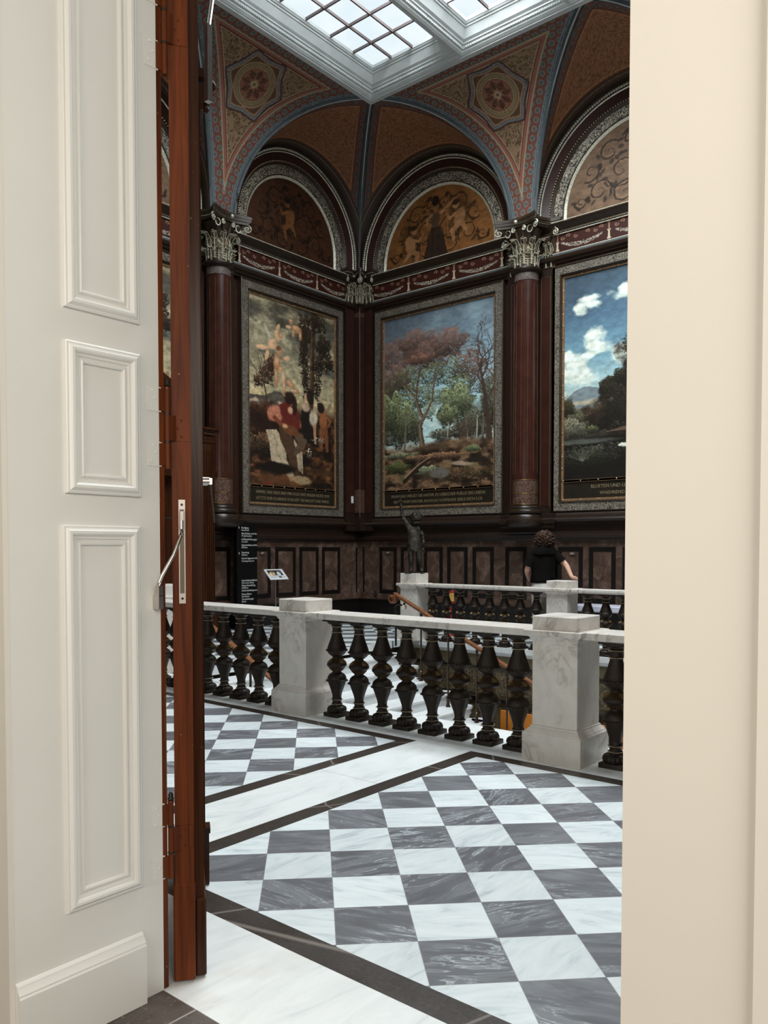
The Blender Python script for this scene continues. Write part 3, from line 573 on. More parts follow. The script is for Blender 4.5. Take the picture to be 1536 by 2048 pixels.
def lun_canvas(kind):
    c = Cv(300, 190); base = {'gold': (148, 98, 54), 'dark': (80, 50, 32), 'pale': (136, 108, 84)}[kind]; dk = tuple(v*0.42 for v in base); mid = tuple(v*0.70 for v in base)
    c.a[:] = rgb(*base); c.blend(np.clip((fbm(190,300,3,5,len(kind))-0.45)*2, 0, 1)*0.35, rgb(*mid)); c.blend(np.clip(c.Y*0.5-0.1, 0, 1)*0.25, rgb(*[min(255, v*1.25) for v in base]))
    rng = np.random.default_rng(len(kind)*7)
    for sg in (-1, 1):
        for x, y, r, a, t in ((0.62,0.55,0.13,0.5,1.4),(0.77,0.72,0.09,2.5,1.5),(0.70,0.30,0.08,4,1.3),(0.83,0.48,0.07,1,1.2),(0.60,0.82,0.10,3.6,1.3),(0.90,0.80,0.05,0,1.4),(0.57,0.22,0.06,2,1.2)):
            X = 0.5+(x-0.5)*sg; c.curl(X, y, r, a if sg > 0 else PI-a, t, 0.0075, dk, 0.8, sg); c.curl(X+0.005, y-0.01, r*0.8, a if sg > 0 else PI-a, t, 0.004, tuple(min(255, v*1.2) for v in base), 0.5, sg)
            for q in range(5): an = rng.uniform(0, 6.3); c.ell(X+r*math.cos(an), y+r*1.5*math.sin(an), 0.022, 0.02, dk, 0.5, 0.75, rng.uniform(0, 3))
    fig = (178, 128, 86) if kind != 'dark' else (122, 80, 44)
    if kind == 'gold':
        c.poly([(0.44,0.52),(0.52,0.52),(0.60,0.96),(0.36,0.97)], (62,46,34)); c.poly([(0.43,0.34),(0.53,0.34),(0.51,0.53),(0.45,0.53)], (88,68,48)); c.ell(0.48,0.27,0.026,0.05,(150,106,70),0.3); c.ell(0.48,0.18,0.035,0.07,(44,32,24),0.3)
        for x in (0.42,0.46,0.5,0.54): c.line([(x,0.56),(x+(x-0.48)*0.7,0.95)],0.004,0.004,(44,32,24))
        c.line([(0.53,0.36),(0.60,0.30),(0.66,0.22)],0.016,0.010,fig); c.line([(0.44,0.36),(0.40,0.40),(0.40,0.48)],0.014,0.010,fig)
    bodies = ((0.70,0.50,1),(0.24,0.68,-1)) if kind == 'gold' else () if kind == 'pale' else ((0.48,0.50,1),)
    for x, y, s in bodies:
        c.ell(x-0.01*s, y-0.02, 0.085, 0.24, dk, 0.7, 0.55, 0.3*s)
        c.ell(x, y, 0.05, 0.13, fig, 0.3, 1, 0.3*s); c.ell(x-0.035*s, y-0.19, 0.032, 0.06, fig, 0.3); c.ell(x-0.035*s, y-0.22, 0.034, 0.04, dk, 0.4); c.line([(x, y+0.08),(x-0.07*s, y+0.15),(x-0.05*s,y+0.28)],0.024,0.014,fig); c.line([(x+0.02, y+0.08),(x+0.06*s, y+0.2)],0.022,0.014,fig); c.line([(x-0.02,y-0.08),(x-0.09*s,y-0.02),(x-0.12*s,y-0.1)],0.014,0.010,fig)
        c.line([(x-0.12*s,y-0.16),(x-0.10*s,y+0.2)],0.006,0.006,tuple(v*1.5 if v*1.5<255 else 255 for v in mid))
    return c.brushed(len(kind), 0.004, 0.2, 30)
def sample(c, U, V):
    i = np.clip((U*c.w).astype(int), 0, c.w-1); k = np.clip((V*c.h).astype(int), 0, c.h-1); return c.a[k, i]
def arch_pts(r, sp, z0, n=40):
    pts = [(r, z0), (r, sp*0.5+z0*0.5)]
    pts += [(r*math.cos(PI*i/n), sp+r*math.sin(PI*i/n)) for i in range(n+1)]
    return pts+[(-r, sp*0.5+z0*0.5), (-r, z0)]
def arch_band(mb, r0, d0, r1, d1, sp, z0, depth=0.03, n=40):
    """solid arch band from radius r0 at depth d0 to radius r1 at depth d1"""
    rings = []
    for (x0, za), (x1, zb) in zip(arch_pts(r0, sp, z0, n), arch_pts(r1, sp, z0, n)):
        rings.append([(x0, -d0, za), (x1, -d1, zb), (x1, -d1+depth+0.02, zb), (x0, -d0+depth+0.02, za)])
    return mb.loft(rings)
def arch_beads(mb, r, d, sp, z0, step, size):
    L = PI*r+2*(sp-z0); n = int(L/step)
    for i in range(n+1):
        s = L*i/n; h = sp-z0
        if s < h: p = (r, z0+s)
        elif s < h+PI*r: a = (s-h)/r; p = (r*math.cos(a), sp+r*math.sin(a))
        else: p = (-r, z0+L-s)
        mb.sphere((p[0], -d, p[1]), size, 5, 4)
def xsweep(mb, prof, x0, x1):      # profile (d,z) along local x
    return mb.loft([[(x0, -d, z) for d, z in prof], [(x1, -d, z) for d, z in prof]])
stud_me = None
def framed_picture(loc, rz, hw, canvas, texts, label, cap_lab):
    """tall mural in its ornamented frame: frame, canvas, gilt slips with studs, caption panel with letters"""
    global stud_me
    t = thing('framed_mural', label, 'painting', loc, rz)
    z0, z1, w = 2.30, 7.00, 0.215
    mb = MB()
    def ring(e0, e1, d0, d1, mbx):
        a, b, c, d = hw-e0, hw-e1, (z0+e0, z1-e0), (z0+e1, z1-e1)
        for (xa, za, xb, zb, xc, zc, xd, zd) in ((-a,c[0],a,c[0],b,d[0],-b,d[0]), (a,c[0],a,c[1],b,d[1],b,d[0]), (a,c[1],-a,c[1],-b,d[1],b,d[1]), (-a,c[1],-a,c[0],-b,d[0],-b,d[1])):
            mbx.add([(xa,-d0,za),(xb,-d0,zb),(xc,-d1,zc),(xd,-d1,zd),(xa,-0.02,za),(xb,-0.02,zb),(xc,-0.02,zc),(xd,-0.02,zd)], [(0,1,2,3),(7,6,5,4),(0,4,5,1),(1,5,6,2),(2,6,7,3),(3,7,4,0)])
    ring(0.0, 0.02, 0.13, 0.14, mb); ring(w-0.03, w-0.005, 0.14, 0.10, mb)
    fr = MB(); ring(0.02, w-0.03, 0.12, 0.12, fr); f = fr.obj('frame', 'frame_orn', t)
    e = mb.obj('frame_edge', 'capital_dark', f)
    ip = hw-w-0.035; zt, zb, zc, zd = z1-w-0.03, 2.905, 2.865, z0+w+0.035
    cv = canvas
    h, w_ = cv.h, cv.w; U, V = np.meshgrid(np.linspace(0, 1, w_), np.linspace(0, 1, h))
    P = np.stack([-ip+2*ip*U, np.full_like(U, -0.05), zt-(zt-zb)*V], -1)
    link('canvas', grid_mesh('canvas', P, cv.lin(PAINT_GAIN)), t)
    MB().box(-hw+w-0.02, hw-w+0.02, -0.045, -0.01, z0+w-0.02, z1-w+0.02).obj('backing_board', 'black', t)
    for nm, a, b in (('slip', zb, zt), ('caption_slip', zd, zc)):
        s = MB(); q = 0.045
        s.box(-ip-q, -ip, -0.075, -0.045, a-q*0.7, b+q*0.7).box(ip, ip+q, -0.075, -0.045, a-q*0.7, b+q*0.7).box(-ip, ip, -0.075, -0.045, b, b+q).box(-ip, ip, -0.075, -0.045, a-q, a)
        so = s.obj(nm, 'gold_strip', t)
        if stud_me is None: stud_me = MB().sphere((0, 0, 0), 0.014, 8, 6).mesh('stud', 'stud')
        nx, nz = (9, 16) if nm == 'slip' else (9, 0); pts = [(-ip+2*ip*i/(nx-1), zz) for i in range(nx) for zz in (a-q/2, b+q/2)]
        pts += [(xx, a+(b-a)*(i+1)/(nz+1)) for i in range(nz) for xx in (-ip-q/2, ip+q/2)]
        for px, pz in pts:
            o = link('stud', stud_me, so); o.location = (px, -0.078, pz)
    cp = MB().box(-ip, ip, -0.055, -0.04, zd, zc).obj('caption_panel', 'caption', t)
    for k, (body, zz) in enumerate(zip(texts, (2.735, 2.61))):
        if not body: continue
        me = text_mesh('lettering', body, 0.088, 'letter')
        wd = max(v.co.x for v in me.vertices)-min(v.co.x for v in me.vertices)
        o = link('lettering', me, cp); o.rotation_euler = (PI/2, 0, 0); o.location = (0, -0.058, zz); o.scale = (min(1.0, 1.72*ip/wd), 1, 1)
    return t
def frieze(loc, rz, x0, x1, n, name):
    W = x1-x0; cw = int(W*190); c = Cv(cw, 84, (58, 26, 18)); asp = c.asp
    step = 1.0/n; pale = (150, 116, 96); bright = (196, 182, 156); rng = np.random.default_rng(n)
    for k in range(n+1):
        x = k*step; x = min(max(x, 0.012), 0.988)
        c.line([(x, 0.06), (x, 0.5)], 0.0045, 0.0045, pale); c.ell(x, 0.10, 0.012, 0.03, pale, 0.3); c.line([(x, 0.5), (x, 0.75)], 0.005, 0.007, bright); c.ell(x, 0.80, 0.013, 0.05, bright, 0.3); c.ell(x, 0.95, 0.012, 0.03, pale, 0.3)
        c.line([(x-0.008, 0.42), (x, 0.52), (x+0.008, 0.42)], 0.003, 0.003, bright)
    for k in range(n):
        x = k*step
        for i in range(120):
            t = 0.12+0.76*i/119; yy = 0.34+0.36*(1-(2*t-1)**2); th = 0.012+0.085*(1-abs(2*t-1)**1.5)
            for q in range(5):
                v = rng.integers(0, 4); c.ell(x+t*step+rng.normal()*0.002, yy+rng.uniform(-th, th), 0.0022, 0.016, [(60,48,40),(176,168,150),(216,208,190),(104,92,80)][v], 0.4, 0.9)
        for t, a in ((0.13, 0), (0.25, 3), (0.38, 0), (0.62, 3), (0.75, 0), (0.87, 3)):
            c.curl(x+t*step, 0.25+0.05*math.sin(t*20), 0.013, a, 1.1, 0.0028, pale, 0.95)
    U, V = np.meshgrid(np.linspace(0, 1, cw), np.linspace(0, 1, 84))
    P = np.stack([x0+W*U, np.full_like(U, -0.10), 7.62-0.40*V], -1)
    o = struct(link(name, grid_mesh(name, P, c.lin(1.15))), loc, rz)
    return o
M['neck_band'] = ornament('necking_arabesque', (0.09, 0.05, 0.04, 1), (0.26, 0.24, 0.22, 1), 20, met=0.2, rough=0.35)
M['col_band'] = ornament('column_base_arabesque', (0.055, 0.018, 0.012, 1), (0.20, 0.12, 0.075, 1), 13, met=0.2, rough=0.4)
# ------------------------------------------------------------------ hall shell
PAINT_GAIN = 1.75
WB, WA = 14.13, 12.6          # inner faces of the back wall (x) and the left wall (y)
CA, CB = 9.78, 7.96           # engaged column on the left wall (x), on the back wall (y)
COL2A, COL2B = 5.42, 3.74
RZB = -PI/2
def on_a(x): return (x, WA, 0), 0.0
def on_b(y): return (WB, y, 0), RZB
struct(MB().box(1.7, WB+0.4, WA, WA+0.4, -3.2, 12).obj('wall_left', 'brown_flat'))
struct(MB().box(WB, WB+0.4, -5, WA, -3.2, 12).obj('wall_back', 'brown_flat'))
struct(MB().box(1.7, WB+0.4, -5.4, -5, -3.2, 12).obj('wall_right', 'brown_flat'))
# wall surfaces below the frieze: oxblood fields, dado, ledge
trim_n = [0]
def trim(mb, mat, loc=(0,0,0), rz=0, smooth=40):
    trim_n[0] += 1; return struct(mb.obj('trim_%d' % trim_n[0], mat, None, smooth), loc, rz)
LEDGE = [(0.0,1.75),(0.12,1.75),(0.13,1.79),(0.17,1.80),(0.18,1.86),(0.15,1.88),(0.16,1.92),(0.13,1.93),(0.13,2.05),(0.17,2.06),(0.20,2.10),(0.24,2.11),(0.26,2.15),(0.24,2.18),(0.19,2.19),(0.18,2.23),(0.15,2.25),(0.13,2.28),(0.0,2.28)]
CORN = [(0.0,7.0),(0.10,7.0),(0.11,7.04),(0.14,7.05),(0.15,7.09),(0.19,7.11),(0.20,7.16),(0.17,7.19),(0.13,7.21),(0.12,7.23),(0.0,7.23)]
TOPC = [(0.0,7.62),(0.12,7.62),(0.13,7.66),(0.16,7.70),(0.21,7.74),(0.22,7.78),(0.19,7.80),(0.0,7.80)]
for side, (a, b) in (('A', (1.75, WB)), ('B', (-4.9, WA))):
    loc, rz = on_a(0) if side == 'A' else on_b(0)
    if side == 'B': a, b = -b, -a
    trim(xsweep(MB(), LEDGE, a, b), 'brown', loc, rz); trim(xsweep(MB(), CORN, a, b), 'brown', loc, rz); trim(xsweep(MB(), TOPC, a, b), 'brown', loc, rz)
    trim(MB().box(a, b, -0.015, 0.02, 2.2, 7.1), 'red', loc, rz)
    trim(MB().box(a, b, -0.08, 0.02, 0.42, 1.77), 'dado', loc, rz)
    o = MB().box(a, b, -0.12, 0.02, 0, 0.40).box(a, b, -0.14, 0.02, 0.40, 0.425).obj('baseboard_left' if side == 'A' else 'baseboard_back', 'black'); struct(o, loc, rz)
    g = MB()
    for zz, dd in ((7.805, 0.205), (7.60, 0.125), (7.245, 0.125)): g.tube([(a, -dd, zz), (b, -dd, zz)], 0.009, 6)
    trim(g, 'gilt', loc, rz); trim(MB().box(a, b, -0.128, -0.1, 7.625, 7.655).box(a, b, -0.135, -0.1, 7.205, 7.235), 'blue_line', loc, rz)
    g = MB(); n = int((b-a)/0.055)
    for i in range(n): x = a+(i+.5)*0.055; g.box(x-0.014, x+0.014, -0.142, -0.12, 7.628, 7.652)
    trim(g, 'gilt_dull', loc, rz, 0)
# black inlaid frames on the dado
def inlay(mb, x0, x1, z0=0.57, z1=1.625, w=0.085):
    d0, d1 = -0.088, -0.07
    mb.box(x0, x0+w, d0, d1, z0, z1).box(x1-w, x1, d0, d1, z0, z1).box(x0+w, x1-w, d0, d1, z0, z0+w).box(x0+w, x1-w, d0, d1, z1-w, z1)
m = MB()
for x0, x1 in ((10.72,11.27),(11.40,11.99),(12.10,12.69),(12.80,13.39),(8.9,9.5),(9.62,10.2),(8.2,8.78)): inlay(m, x0, x1)
m.box(13.93, 13.975, -0.088, -0.07, 0.57, 1.625)
trim(m, 'black', (0, WA, 0), 0)
m = MB(); ys = [11.89,11.38,11.26,10.73,10.61,10.10,9.98,9.455,9.33,8.81,8.535,8.045,7.36,6.835,6.71,6.18,6.05,5.53,5.4,4.9]
for y1, y0 in zip(ys[::2], ys[1::2]): inlay(m, -y1, -y0)
m.box(-12.40, -12.355, -0.088, -0.07, 0.57, 1.625)
trim(m, 'black', (WB, 0, 0), RZB)

# bays: lunette, arch bands, frieze, framed mural
MUR = {'m': mural_musician(), 'f': mural_forest(), 'l': mural_lake()}
def bay(loc, rz, r, sp, hw, lun, mur, texts, label, cap_lab, n_urn, fx, bright=1.0):
    if mur: framed_picture(loc, rz, hw, MUR[mur], texts, label, cap_lab)
    frieze(loc, rz, fx[0], fx[1], n_urn, 'wall_frieze')
    c = lun_canvas(lun); U, V = np.meshgrid(np.linspace(-1, 1, c.w), np.linspace(0, 1, c.h))
    z = sp+r-(sp+r-7.80)*V; rr = np.where(z > sp, np.sqrt(np.maximum(r*r-(z-sp)**2, 1e-6)), r)
    X = U*rr; col = srgb(sample(c, (X/r+1)/2, V))*0.9
    lm = link('lunette_mural', grid_mesh('lunette_mural', np.stack([X, np.full_like(X, -0.02), z], -1), col))
    lm.location = loc; lm.rotation_euler = (0, 0, rz)
    ro = 1.83 if r < 1.35 else 2.0; k = (ro-r)/0.57
    R = lambda f: r+f*k
    trim(arch_band(MB(), r, 0.03, R(0.045), 0.06, sp, 7.8), 'gilt', loc, rz)
    trim(arch_band(MB(), R(0.045), 0.05, R(0.07), 0.05, sp, 7.8), 'capital_dark', loc, rz)
    trim(arch_band(MB(), R(0.07), 0.07, R(0.25), 0.07, sp, 7.8), 'arch_orn', loc, rz)
    trim(arch_band(MB(), R(0.25), 0.08, R(0.30), 0.12, sp, 7.8), 'capital_dark', loc, rz)
    trim(arch_band(MB(), R(0.315), 0.13, R(0.46), 0.20, sp, 7.8), 'red', loc, rz)
    trim(arch_band(MB(), R(0.46), 0.20, R(0.475), 0.215, sp, 7.8), 'gilt', loc, rz)
    trim(arch_band(MB(), R(0.475), 0.19, R(0.57), 0.24, sp, 7.8), 'capital_dark', loc, rz)
    g = MB(); arch_beads(g, R(0.306), 0.135, sp, 7.82, 0.05, 0.014); trim(g, 'bead', loc, rz)
    g = MB(); arch_beads(g, R(0.515), 0.235, sp, 7.82, 0.048, 0.024); trim(g, 'gilt', loc, rz)
    return lm
la, ra = on_a(11.98); lb, rb = on_b(10.30); lc, rc = on_b(5.82); ld, rd = on_a(7.58)
l1 = bay(la, ra, 1.27, 8.13, 1.50, 'dark', 'm', ('HIMMEL UND ERDE SIND MIR HOLD UND SINGEN HEUTE VOM', 'LETZTE DER KLAENGE SCHLAEFT IN NACHT UND WIND'),
   'tall framed mural of a seated lute player in red, left of the room corner', '', 3, (-1.55, 1.78))
l2 = bay(lb, rb, 1.43, 7.93, 1.71, 'gold', 'f', ('FRUEHLING WECKT DIE NATUR ZU LIEBLICHER FUELLE DES LEBENS', 'RINGE VOM WINTER AUCH DU HOFFENDE SEELE DICH LOS'),
   'tall framed mural of a spring wood under blue sky, right of the room corner', '', 3, (-1.95, 1.70))
l3 = bay(lc, rc, 1.43, 7.93, 1.69, 'pale', 'l', ('BLUETEN UND LIEDER VERWEHEN IM WIND', 'WAEHREND DIE STIRN SICH NEIGT'),
   'tall framed mural of white clouds over a dark wooded lake, beside the right doorway', '', 3, (-1.62, 1.62))
l4 = bay(ld, rd, 1.35, 8.05, 1.60, 'pale', 'm', ('', ''),
   'framed mural glimpsed in the narrow gap between white door reveal and door leaf', '', 3, (-1.62, 1.62))
for o, s in ((l1, 'dark brown half-round mural with a standing figure, above the lute player mural'), (l2, 'golden half-round mural of a robed woman and infants, above the spring wood mural'),
             (l3, 'pale brown half-round scrollwork mural above the cloudy lake mural'), (l4, 'half-round mural sliver seen in the gap beside the door leaf')):
    tag(o, s, 'mural', 'half-round murals')

# columns with composite capitals
lb = MB()
def leaf(mb, gb, c, a, r0, z0, h, w, curl, out=0.05):
    """acanthus leaf rooted at angle a on radius r0; body in mb, gilt ribs in gb"""
    ca, sa = math.cos(a), math.sin(a); rings = []; edge = [[], []]; mid = []
    for i in range(8):
        t = i/7; rad = r0+out*t*t+curl*max(0, t-0.72)**1.2*4; z = z0+h*(t if t < 0.85 else 0.85+(t-0.85)*-0.6)
        hw_ = w*0.5*(math.sin(PI*min(1, t*0.9+0.12))**0.6)*(1+0.16*math.cos(i*PI))
        row = []
        for j in range(-2, 3):
            s = hw_*j/2; rr = rad-0.012*abs(j)
            row.append((c[0]+rr*ca-s*sa, c[1]+rr*sa+s*ca, z-0.01*abs(j)))
        rings.append(row+[(p[0]-0.015*ca, p[1]-0.015*sa, p[2]) for p in row[::-1]])
        edge[0].append(row[0]); edge[1].append(row[-1]); mid.append((row[2][0]+0.008*ca, row[2][1]+0.008*sa, row[2][2]))
    lb.loft(rings, True, True); gb.tube(mid, [0.010]*3+[0.008]*3+[0.005]*2, 5)
    for e in edge: gb.tube(e, 0.0055, 4)
    for i in (1, 2, 3, 4, 5):
        for j in (0, 4): gb.tube([mid[i], tuple(q+0.004*k for q, k in zip(rings[i+1][j], (ca, sa, 0)))], 0.004, 3)
def volute(gb, p, ux, uy, r, w=0.013, sgn=1, turns=1.6):
    pts = []
    for i in range(26):
        t = i/25; q = r*(1-0.85*t); an = PI*0.5-sgn*turns*2*PI*t
        pts.append((p[0]+ux*q*math.cos(an), p[1]+uy*q*math.cos(an), p[2]+q*math.sin(an)))
    gb.tube(pts, [w*(1-0.45*i/25) for i in range(26)], 6); gb.sphere(p, r*0.2, 6, 5)
def scroll_bracket(mb, gb, base, tip, r, ux, uy, sgn):
    b, t = Vector(base), Vector(tip); pts = []
    for i in range(10):
        k = i/9; q = b.lerp(t, k); q.z = b.z+(t.z-b.z)*math.sin(k*PI/2); pts.append(q)
    mb.tube(pts, 0.028, 6); gb.tube([(p.x, p.y, p.z+0.03) for p in pts], 0.008, 5)
    volute(gb, (tip[0], tip[1], tip[2]-r), ux, uy, r, 0.014, sgn)
def column(loc, rz, label):
    t = thing('column', label, 'column', loc, rz, 'oxblood engaged columns with gilded capitals')
    cy = -0.30; R = 0.245; cap0 = 7.0
    prof = [(R*1.0, 2.42), (R, 2.9), (R, 3.0)]+[(R*(1-0.05*i/6), 3.0+3.75*i/6) for i in range(1, 7)]
    s = MB(); n = 24; rings = []
    for r, z in prof:
        ring = []
        for i in range(n*4):
            a = 2*PI*i/(n*4); q = r-(0.0016*abs(math.sin(n*a/2)) if z > 2.95 else 0); ring.append((q*math.cos(a), cy+q*math.sin(a), z))
        rings.append(ring)
    s.loft(rings); s.obj('shaft', 'redcol', t, 30)
    b = MB().lathe([(0.30,2.26),(0.33,2.28),(0.335,2.31),(0.32,2.34),(0.285,2.355),(0.27,2.37),(0.275,2.39),(0.26,2.42),(0.245,2.43)], 32, (0, cy, 0)); b.obj('base', 'brown', t)
    MB().lathe([(0.30,2.0),(0.36,2.04),(0.38,2.10),(0.37,2.16),(0.33,2.18),(0.32,2.24),(0.29,2.27)], 32, (0, cy, 0)).obj('plinth', 'brown', t)
    o = MB().lathe([(R+0.002,2.44),(R+0.004,2.47),(R+0.004,2.90),(R+0.002,2.93)], 40, (0, cy, 0)); o.obj('ornament_band', 'col_band', t)
    g = MB(); [g.lathe([(R+0.006, z-0.008), (R+0.012, z), (R+0.006, z+0.008)], 40, (0, cy, 0)) for z in (2.45, 2.66, 2.92)]; g.obj('ring', 'gilt_dull', t)
    MB().lathe([(0.232,6.76),(0.236,6.80),(0.236,6.88),(0.232,6.9)], 40, (0, cy, 0)).obj('necking_band', 'neck_band', t)
    MB().lathe([(0.235,6.90),(0.26,6.92),(0.30,6.935),(0.31,6.96),(0.30,6.985),(0.26,7.0)], 36, (0, cy, 0)).obj('astragal', 'brown', t)
    g = MB(); nl = 0
    for i in range(0, n, 2):
        a = 2*PI*(i+0.5)/n
        if math.sin(a) < 0.15: g.tube([((R+0.0005)*math.cos(a), cy+(R+0.0005)*math.sin(a), 3.05), (R*0.951*math.cos(a), cy+R*0.951*math.sin(a), 6.7)], 0.0022, 4)
    g.obj('fillet_line', 'brown_line', t)
    lb.v.clear(); lb.f.clear()
    cap = MB().lathe([(0.22,cap0),(0.21,cap0+0.2),(0.215,cap0+0.45),(0.25,cap0+0.62),(0.30,cap0+0.72)], 28, (0, cy, 0)); gb = MB(); c = (0, cy)
    for x in (-0.40, 0.40): cap.box(x-0.13, x+0.13, -0.13, 0.0, cap0, cap0+0.75)
    for i in range(-3, 4):
        a = -PI/2+i*PI/5; leaf(cap, gb, c, a, 0.225, cap0+0.01, 0.30, 0.15, 0.10)
    for i in range(-3, 3):
        a = -PI/2+(i+0.5)*PI/5; leaf(cap, gb, c, a, 0.225, cap0+0.05, 0.58, 0.17, 0.12, 0.08)
    for x in (-0.45, -0.34, 0.34, 0.45): leaf(cap, gb, (x, 0), -PI/2, 0.14, cap0+0.01, 0.30, 0.11, 0.08); leaf(cap, gb, (x*0.98, 0), -PI/2, 0.135, cap0+0.06, 0.48, 0.10, 0.10)
    for sx in (-1, 1):
        scroll_bracket(cap, gb, (sx*0.13, cy-0.20, cap0+0.42), (sx*0.40, cy-0.38, cap0+0.76), 0.075, sx, -1 if False else -0.5, 1)
        scroll_bracket(cap, gb, (sx*0.05, cy-0.22, cap0+0.45), (sx*0.11, cy-0.31, cap0+0.74), 0.045, sx, 0, 1)
        scroll_bracket(cap, gb, (sx*0.36, -0.14, cap0+0.42), (sx*0.56, -0.20, cap0+0.70), 0.065, sx, 0, 1)
    for i in range(14):                                   # pearl wreaths between the scrolls
        a = 2*PI*i/14
        for wx, wy in ((-0.24, cy-0.30), (0.24, cy-0.30)): gb.sphere((wx+0.055*math.cos(a), wy, cap0+0.66+0.065*math.sin(a)), 0.013, 5, 4)
    gb.sphere((0, cy-0.42, cap0+0.80), 0.035, 8, 6)
    cc = cap.obj('capital', 'capital_dark', t); gb.obj('gilding', 'capital_gilt', cc); lb.obj('acanthus_leaves', 'capital_leaf', cc)
    ab = MB(); abg = MB()
    for e, z0, z1, mb_ in ((0.0, cap0+0.745, cap0+0.80, ab), (0.035, cap0+0.80, cap0+0.845, ab), (0.045, cap0+0.845, cap0+0.90, ab), (0.020, cap0+0.796, cap0+0.806, abg)):
        rings = []
        for z in (z0, z1):
            pts = [(-0.62-e, -0.14-e), (-0.46-e, -0.16-e)]
            for i in range(9): u = i/8; pts.append((-0.42-e+0.10*math.sin(PI*u)*1.0-0.0, -0.20-e-(0.50)*u))
            for i in range(9): u = i/8; pts.append((-0.40-e+(0.80+2*e)*u, -0.72-e+0.12*math.sin(PI*u)))
            for i in range(9): u = i/8; pts.append((0.42+e-0.10*math.sin(PI*u), -0.70-e+0.50*u))
            pts += [(0.46+e, -0.16-e), (0.62+e, -0.14-e), (0.62+e, 0.0), (-0.62-e, 0.0)]
            rings.append([(x, y, z) for x, y in pts])
        mb_.loft(rings)
    ac = ab.obj('abacus', 'capital_dark', t); abg.obj('abacus_line', 'capital_gilt', ac)
    # flat pilaster behind the shaft
    p = MB().box(-0.52, 0.52, -0.12, 0.0, 2.27, 7.0); pl = p.obj('pilaster', 'brown', t)
    q = MB().box(-0.42, -0.24, -0.13, -0.11, 2.42, 6.82).box(0.24, 0.42, -0.13, -0.11, 2.42, 6.82); q.obj('panel', 'red', pl)
    g = MB()
    for x0, x1 in ((-0.435, -0.23), (0.23, 0.435)): g.box(x0, x0+0.006, -0.134, -0.12, 2.40, 6.84).box(x1-0.006, x1, -0.134, -0.12, 2.40, 6.84).box(x0, x1, -0.134, -0.12, 6.834, 6.84)
    g.obj('panel_line', 'brown_line', pl)
    MB().box(-0.60, 0.60, -0.24, 0.0, 2.0, 2.27).box(-0.62, 0.62, -0.27, 0.0, 2.08, 2.16).obj('ledge_block', 'brown', t)
    return t
column((CB and WB, CB, 0), RZB, 'oxblood half-column between the spring wood mural and the cloudy lake mural')
column((CA, WA, 0), 0, 'oxblood half-column left of the lute player mural, partly behind the door')
column((WB, COL2B, 0), RZB, 'oxblood half-column right of the cloudy lake mural, behind the right door jamb')
# corner pilaster: a small square pier in the corner with two flat strips
tc = thing('corner_pilaster', 'dark oxblood pilaster filling the room corner between two murals', 'pilaster', (WB, WA, 0), 0)
q = MB().box(-0.30, 0, -0.30, 0, 2.27, 7.2).box(-0.62, 0, -0.14, 0, 2.27, 7.2).box(-0.14, 0, -0.55, 0, 2.27, 7.2); q.obj('shaft', 'brown', tc)
q = MB().box(-0.31, -0.29, -0.27, -0.17, 2.42, 7.05).box(-0.27, -0.17, -0.31, -0.29, 2.42, 7.05).box(-0.58, -0.34, -0.15, -0.13, 2.42, 7.05).box(-0.15, -0.13, -0.51, -0.34, 2.42, 7.05); q.obj('panel', 'red', tc)
g = MB().tube([(-0.303, -0.303, 2.3), (-0.303, -0.303, 7.1)], 0.007, 4); g.obj('edge_line', 'brown_line', tc)
g = MB().box(-0.315, -0.30, -0.29, -0.15, 2.42, 2.95).box(-0.29, -0.15, -0.315, -0.30, 2.42, 2.95).box(-0.312, -0.30, -0.29, -0.15, 6.9, 7.0).box(-0.29, -0.15, -0.312, -0.30, 6.9, 7.0); g.obj('ornament_band', 'col_band', tc)
lb.v.clear(); lb.f.clear(); cap, gb = MB(), MB(); cap.box(-0.33, 0, -0.33, 0, 7.2, 7.82).box(-0.60, 0, -0.16, 0, 7.2, 7.82).box(-0.16, 0, -0.56, 0, 7.2, 7.82)
for lx, ly, an in ((-0.33, -0.10, PI), (-0.33, -0.24, PI), (-0.10, -0.33, -PI/2), (-0.24, -0.33, -PI/2), (-0.42, -0.16, -PI/2), (-0.55, -0.16, -PI/2), (-0.16, -0.40, PI), (-0.16, -0.52, PI), (-0.33, -0.33, -PI*0.75)):
    leaf(cap, gb, (lx, ly), an, 0.005, 7.21, 0.26, 0.13, 0.08); leaf(cap, gb, (lx+0.02, ly+0.02), an, 0.02, 7.25, 0.44, 0.11, 0.10, 0.05)
for px, py, ux, uy in ((-0.42, -0.42, 1, -1), (-0.62, -0.22, 1, 0), (-0.22, -0.60, 0, 1), (-0.36, -0.36, -1, 1)):
    volute(gb, (px, py, 7.70), ux*0.7, uy*0.7, 0.06, 0.012); gb.sphere((px, py, 7.80), 0.025, 6, 5)
for i in range(12):
    a = 2*PI*i/12
    gb.sphere((-0.38, -0.20+0.05*math.cos(a), 7.62+0.06*math.sin(a)), 0.012, 5, 4); gb.sphere((-0.20+0.05*math.cos(a), -0.38, 7.62+0.06*math.sin(a)), 0.012, 5, 4)
cc = cap.obj('capital', 'capital_dark', tc); gb.obj('gilding', 'capital_gilt', cc); lb.obj('acanthus_leaves', 'capital_leaf', cc)
ab = MB(); ag = MB()
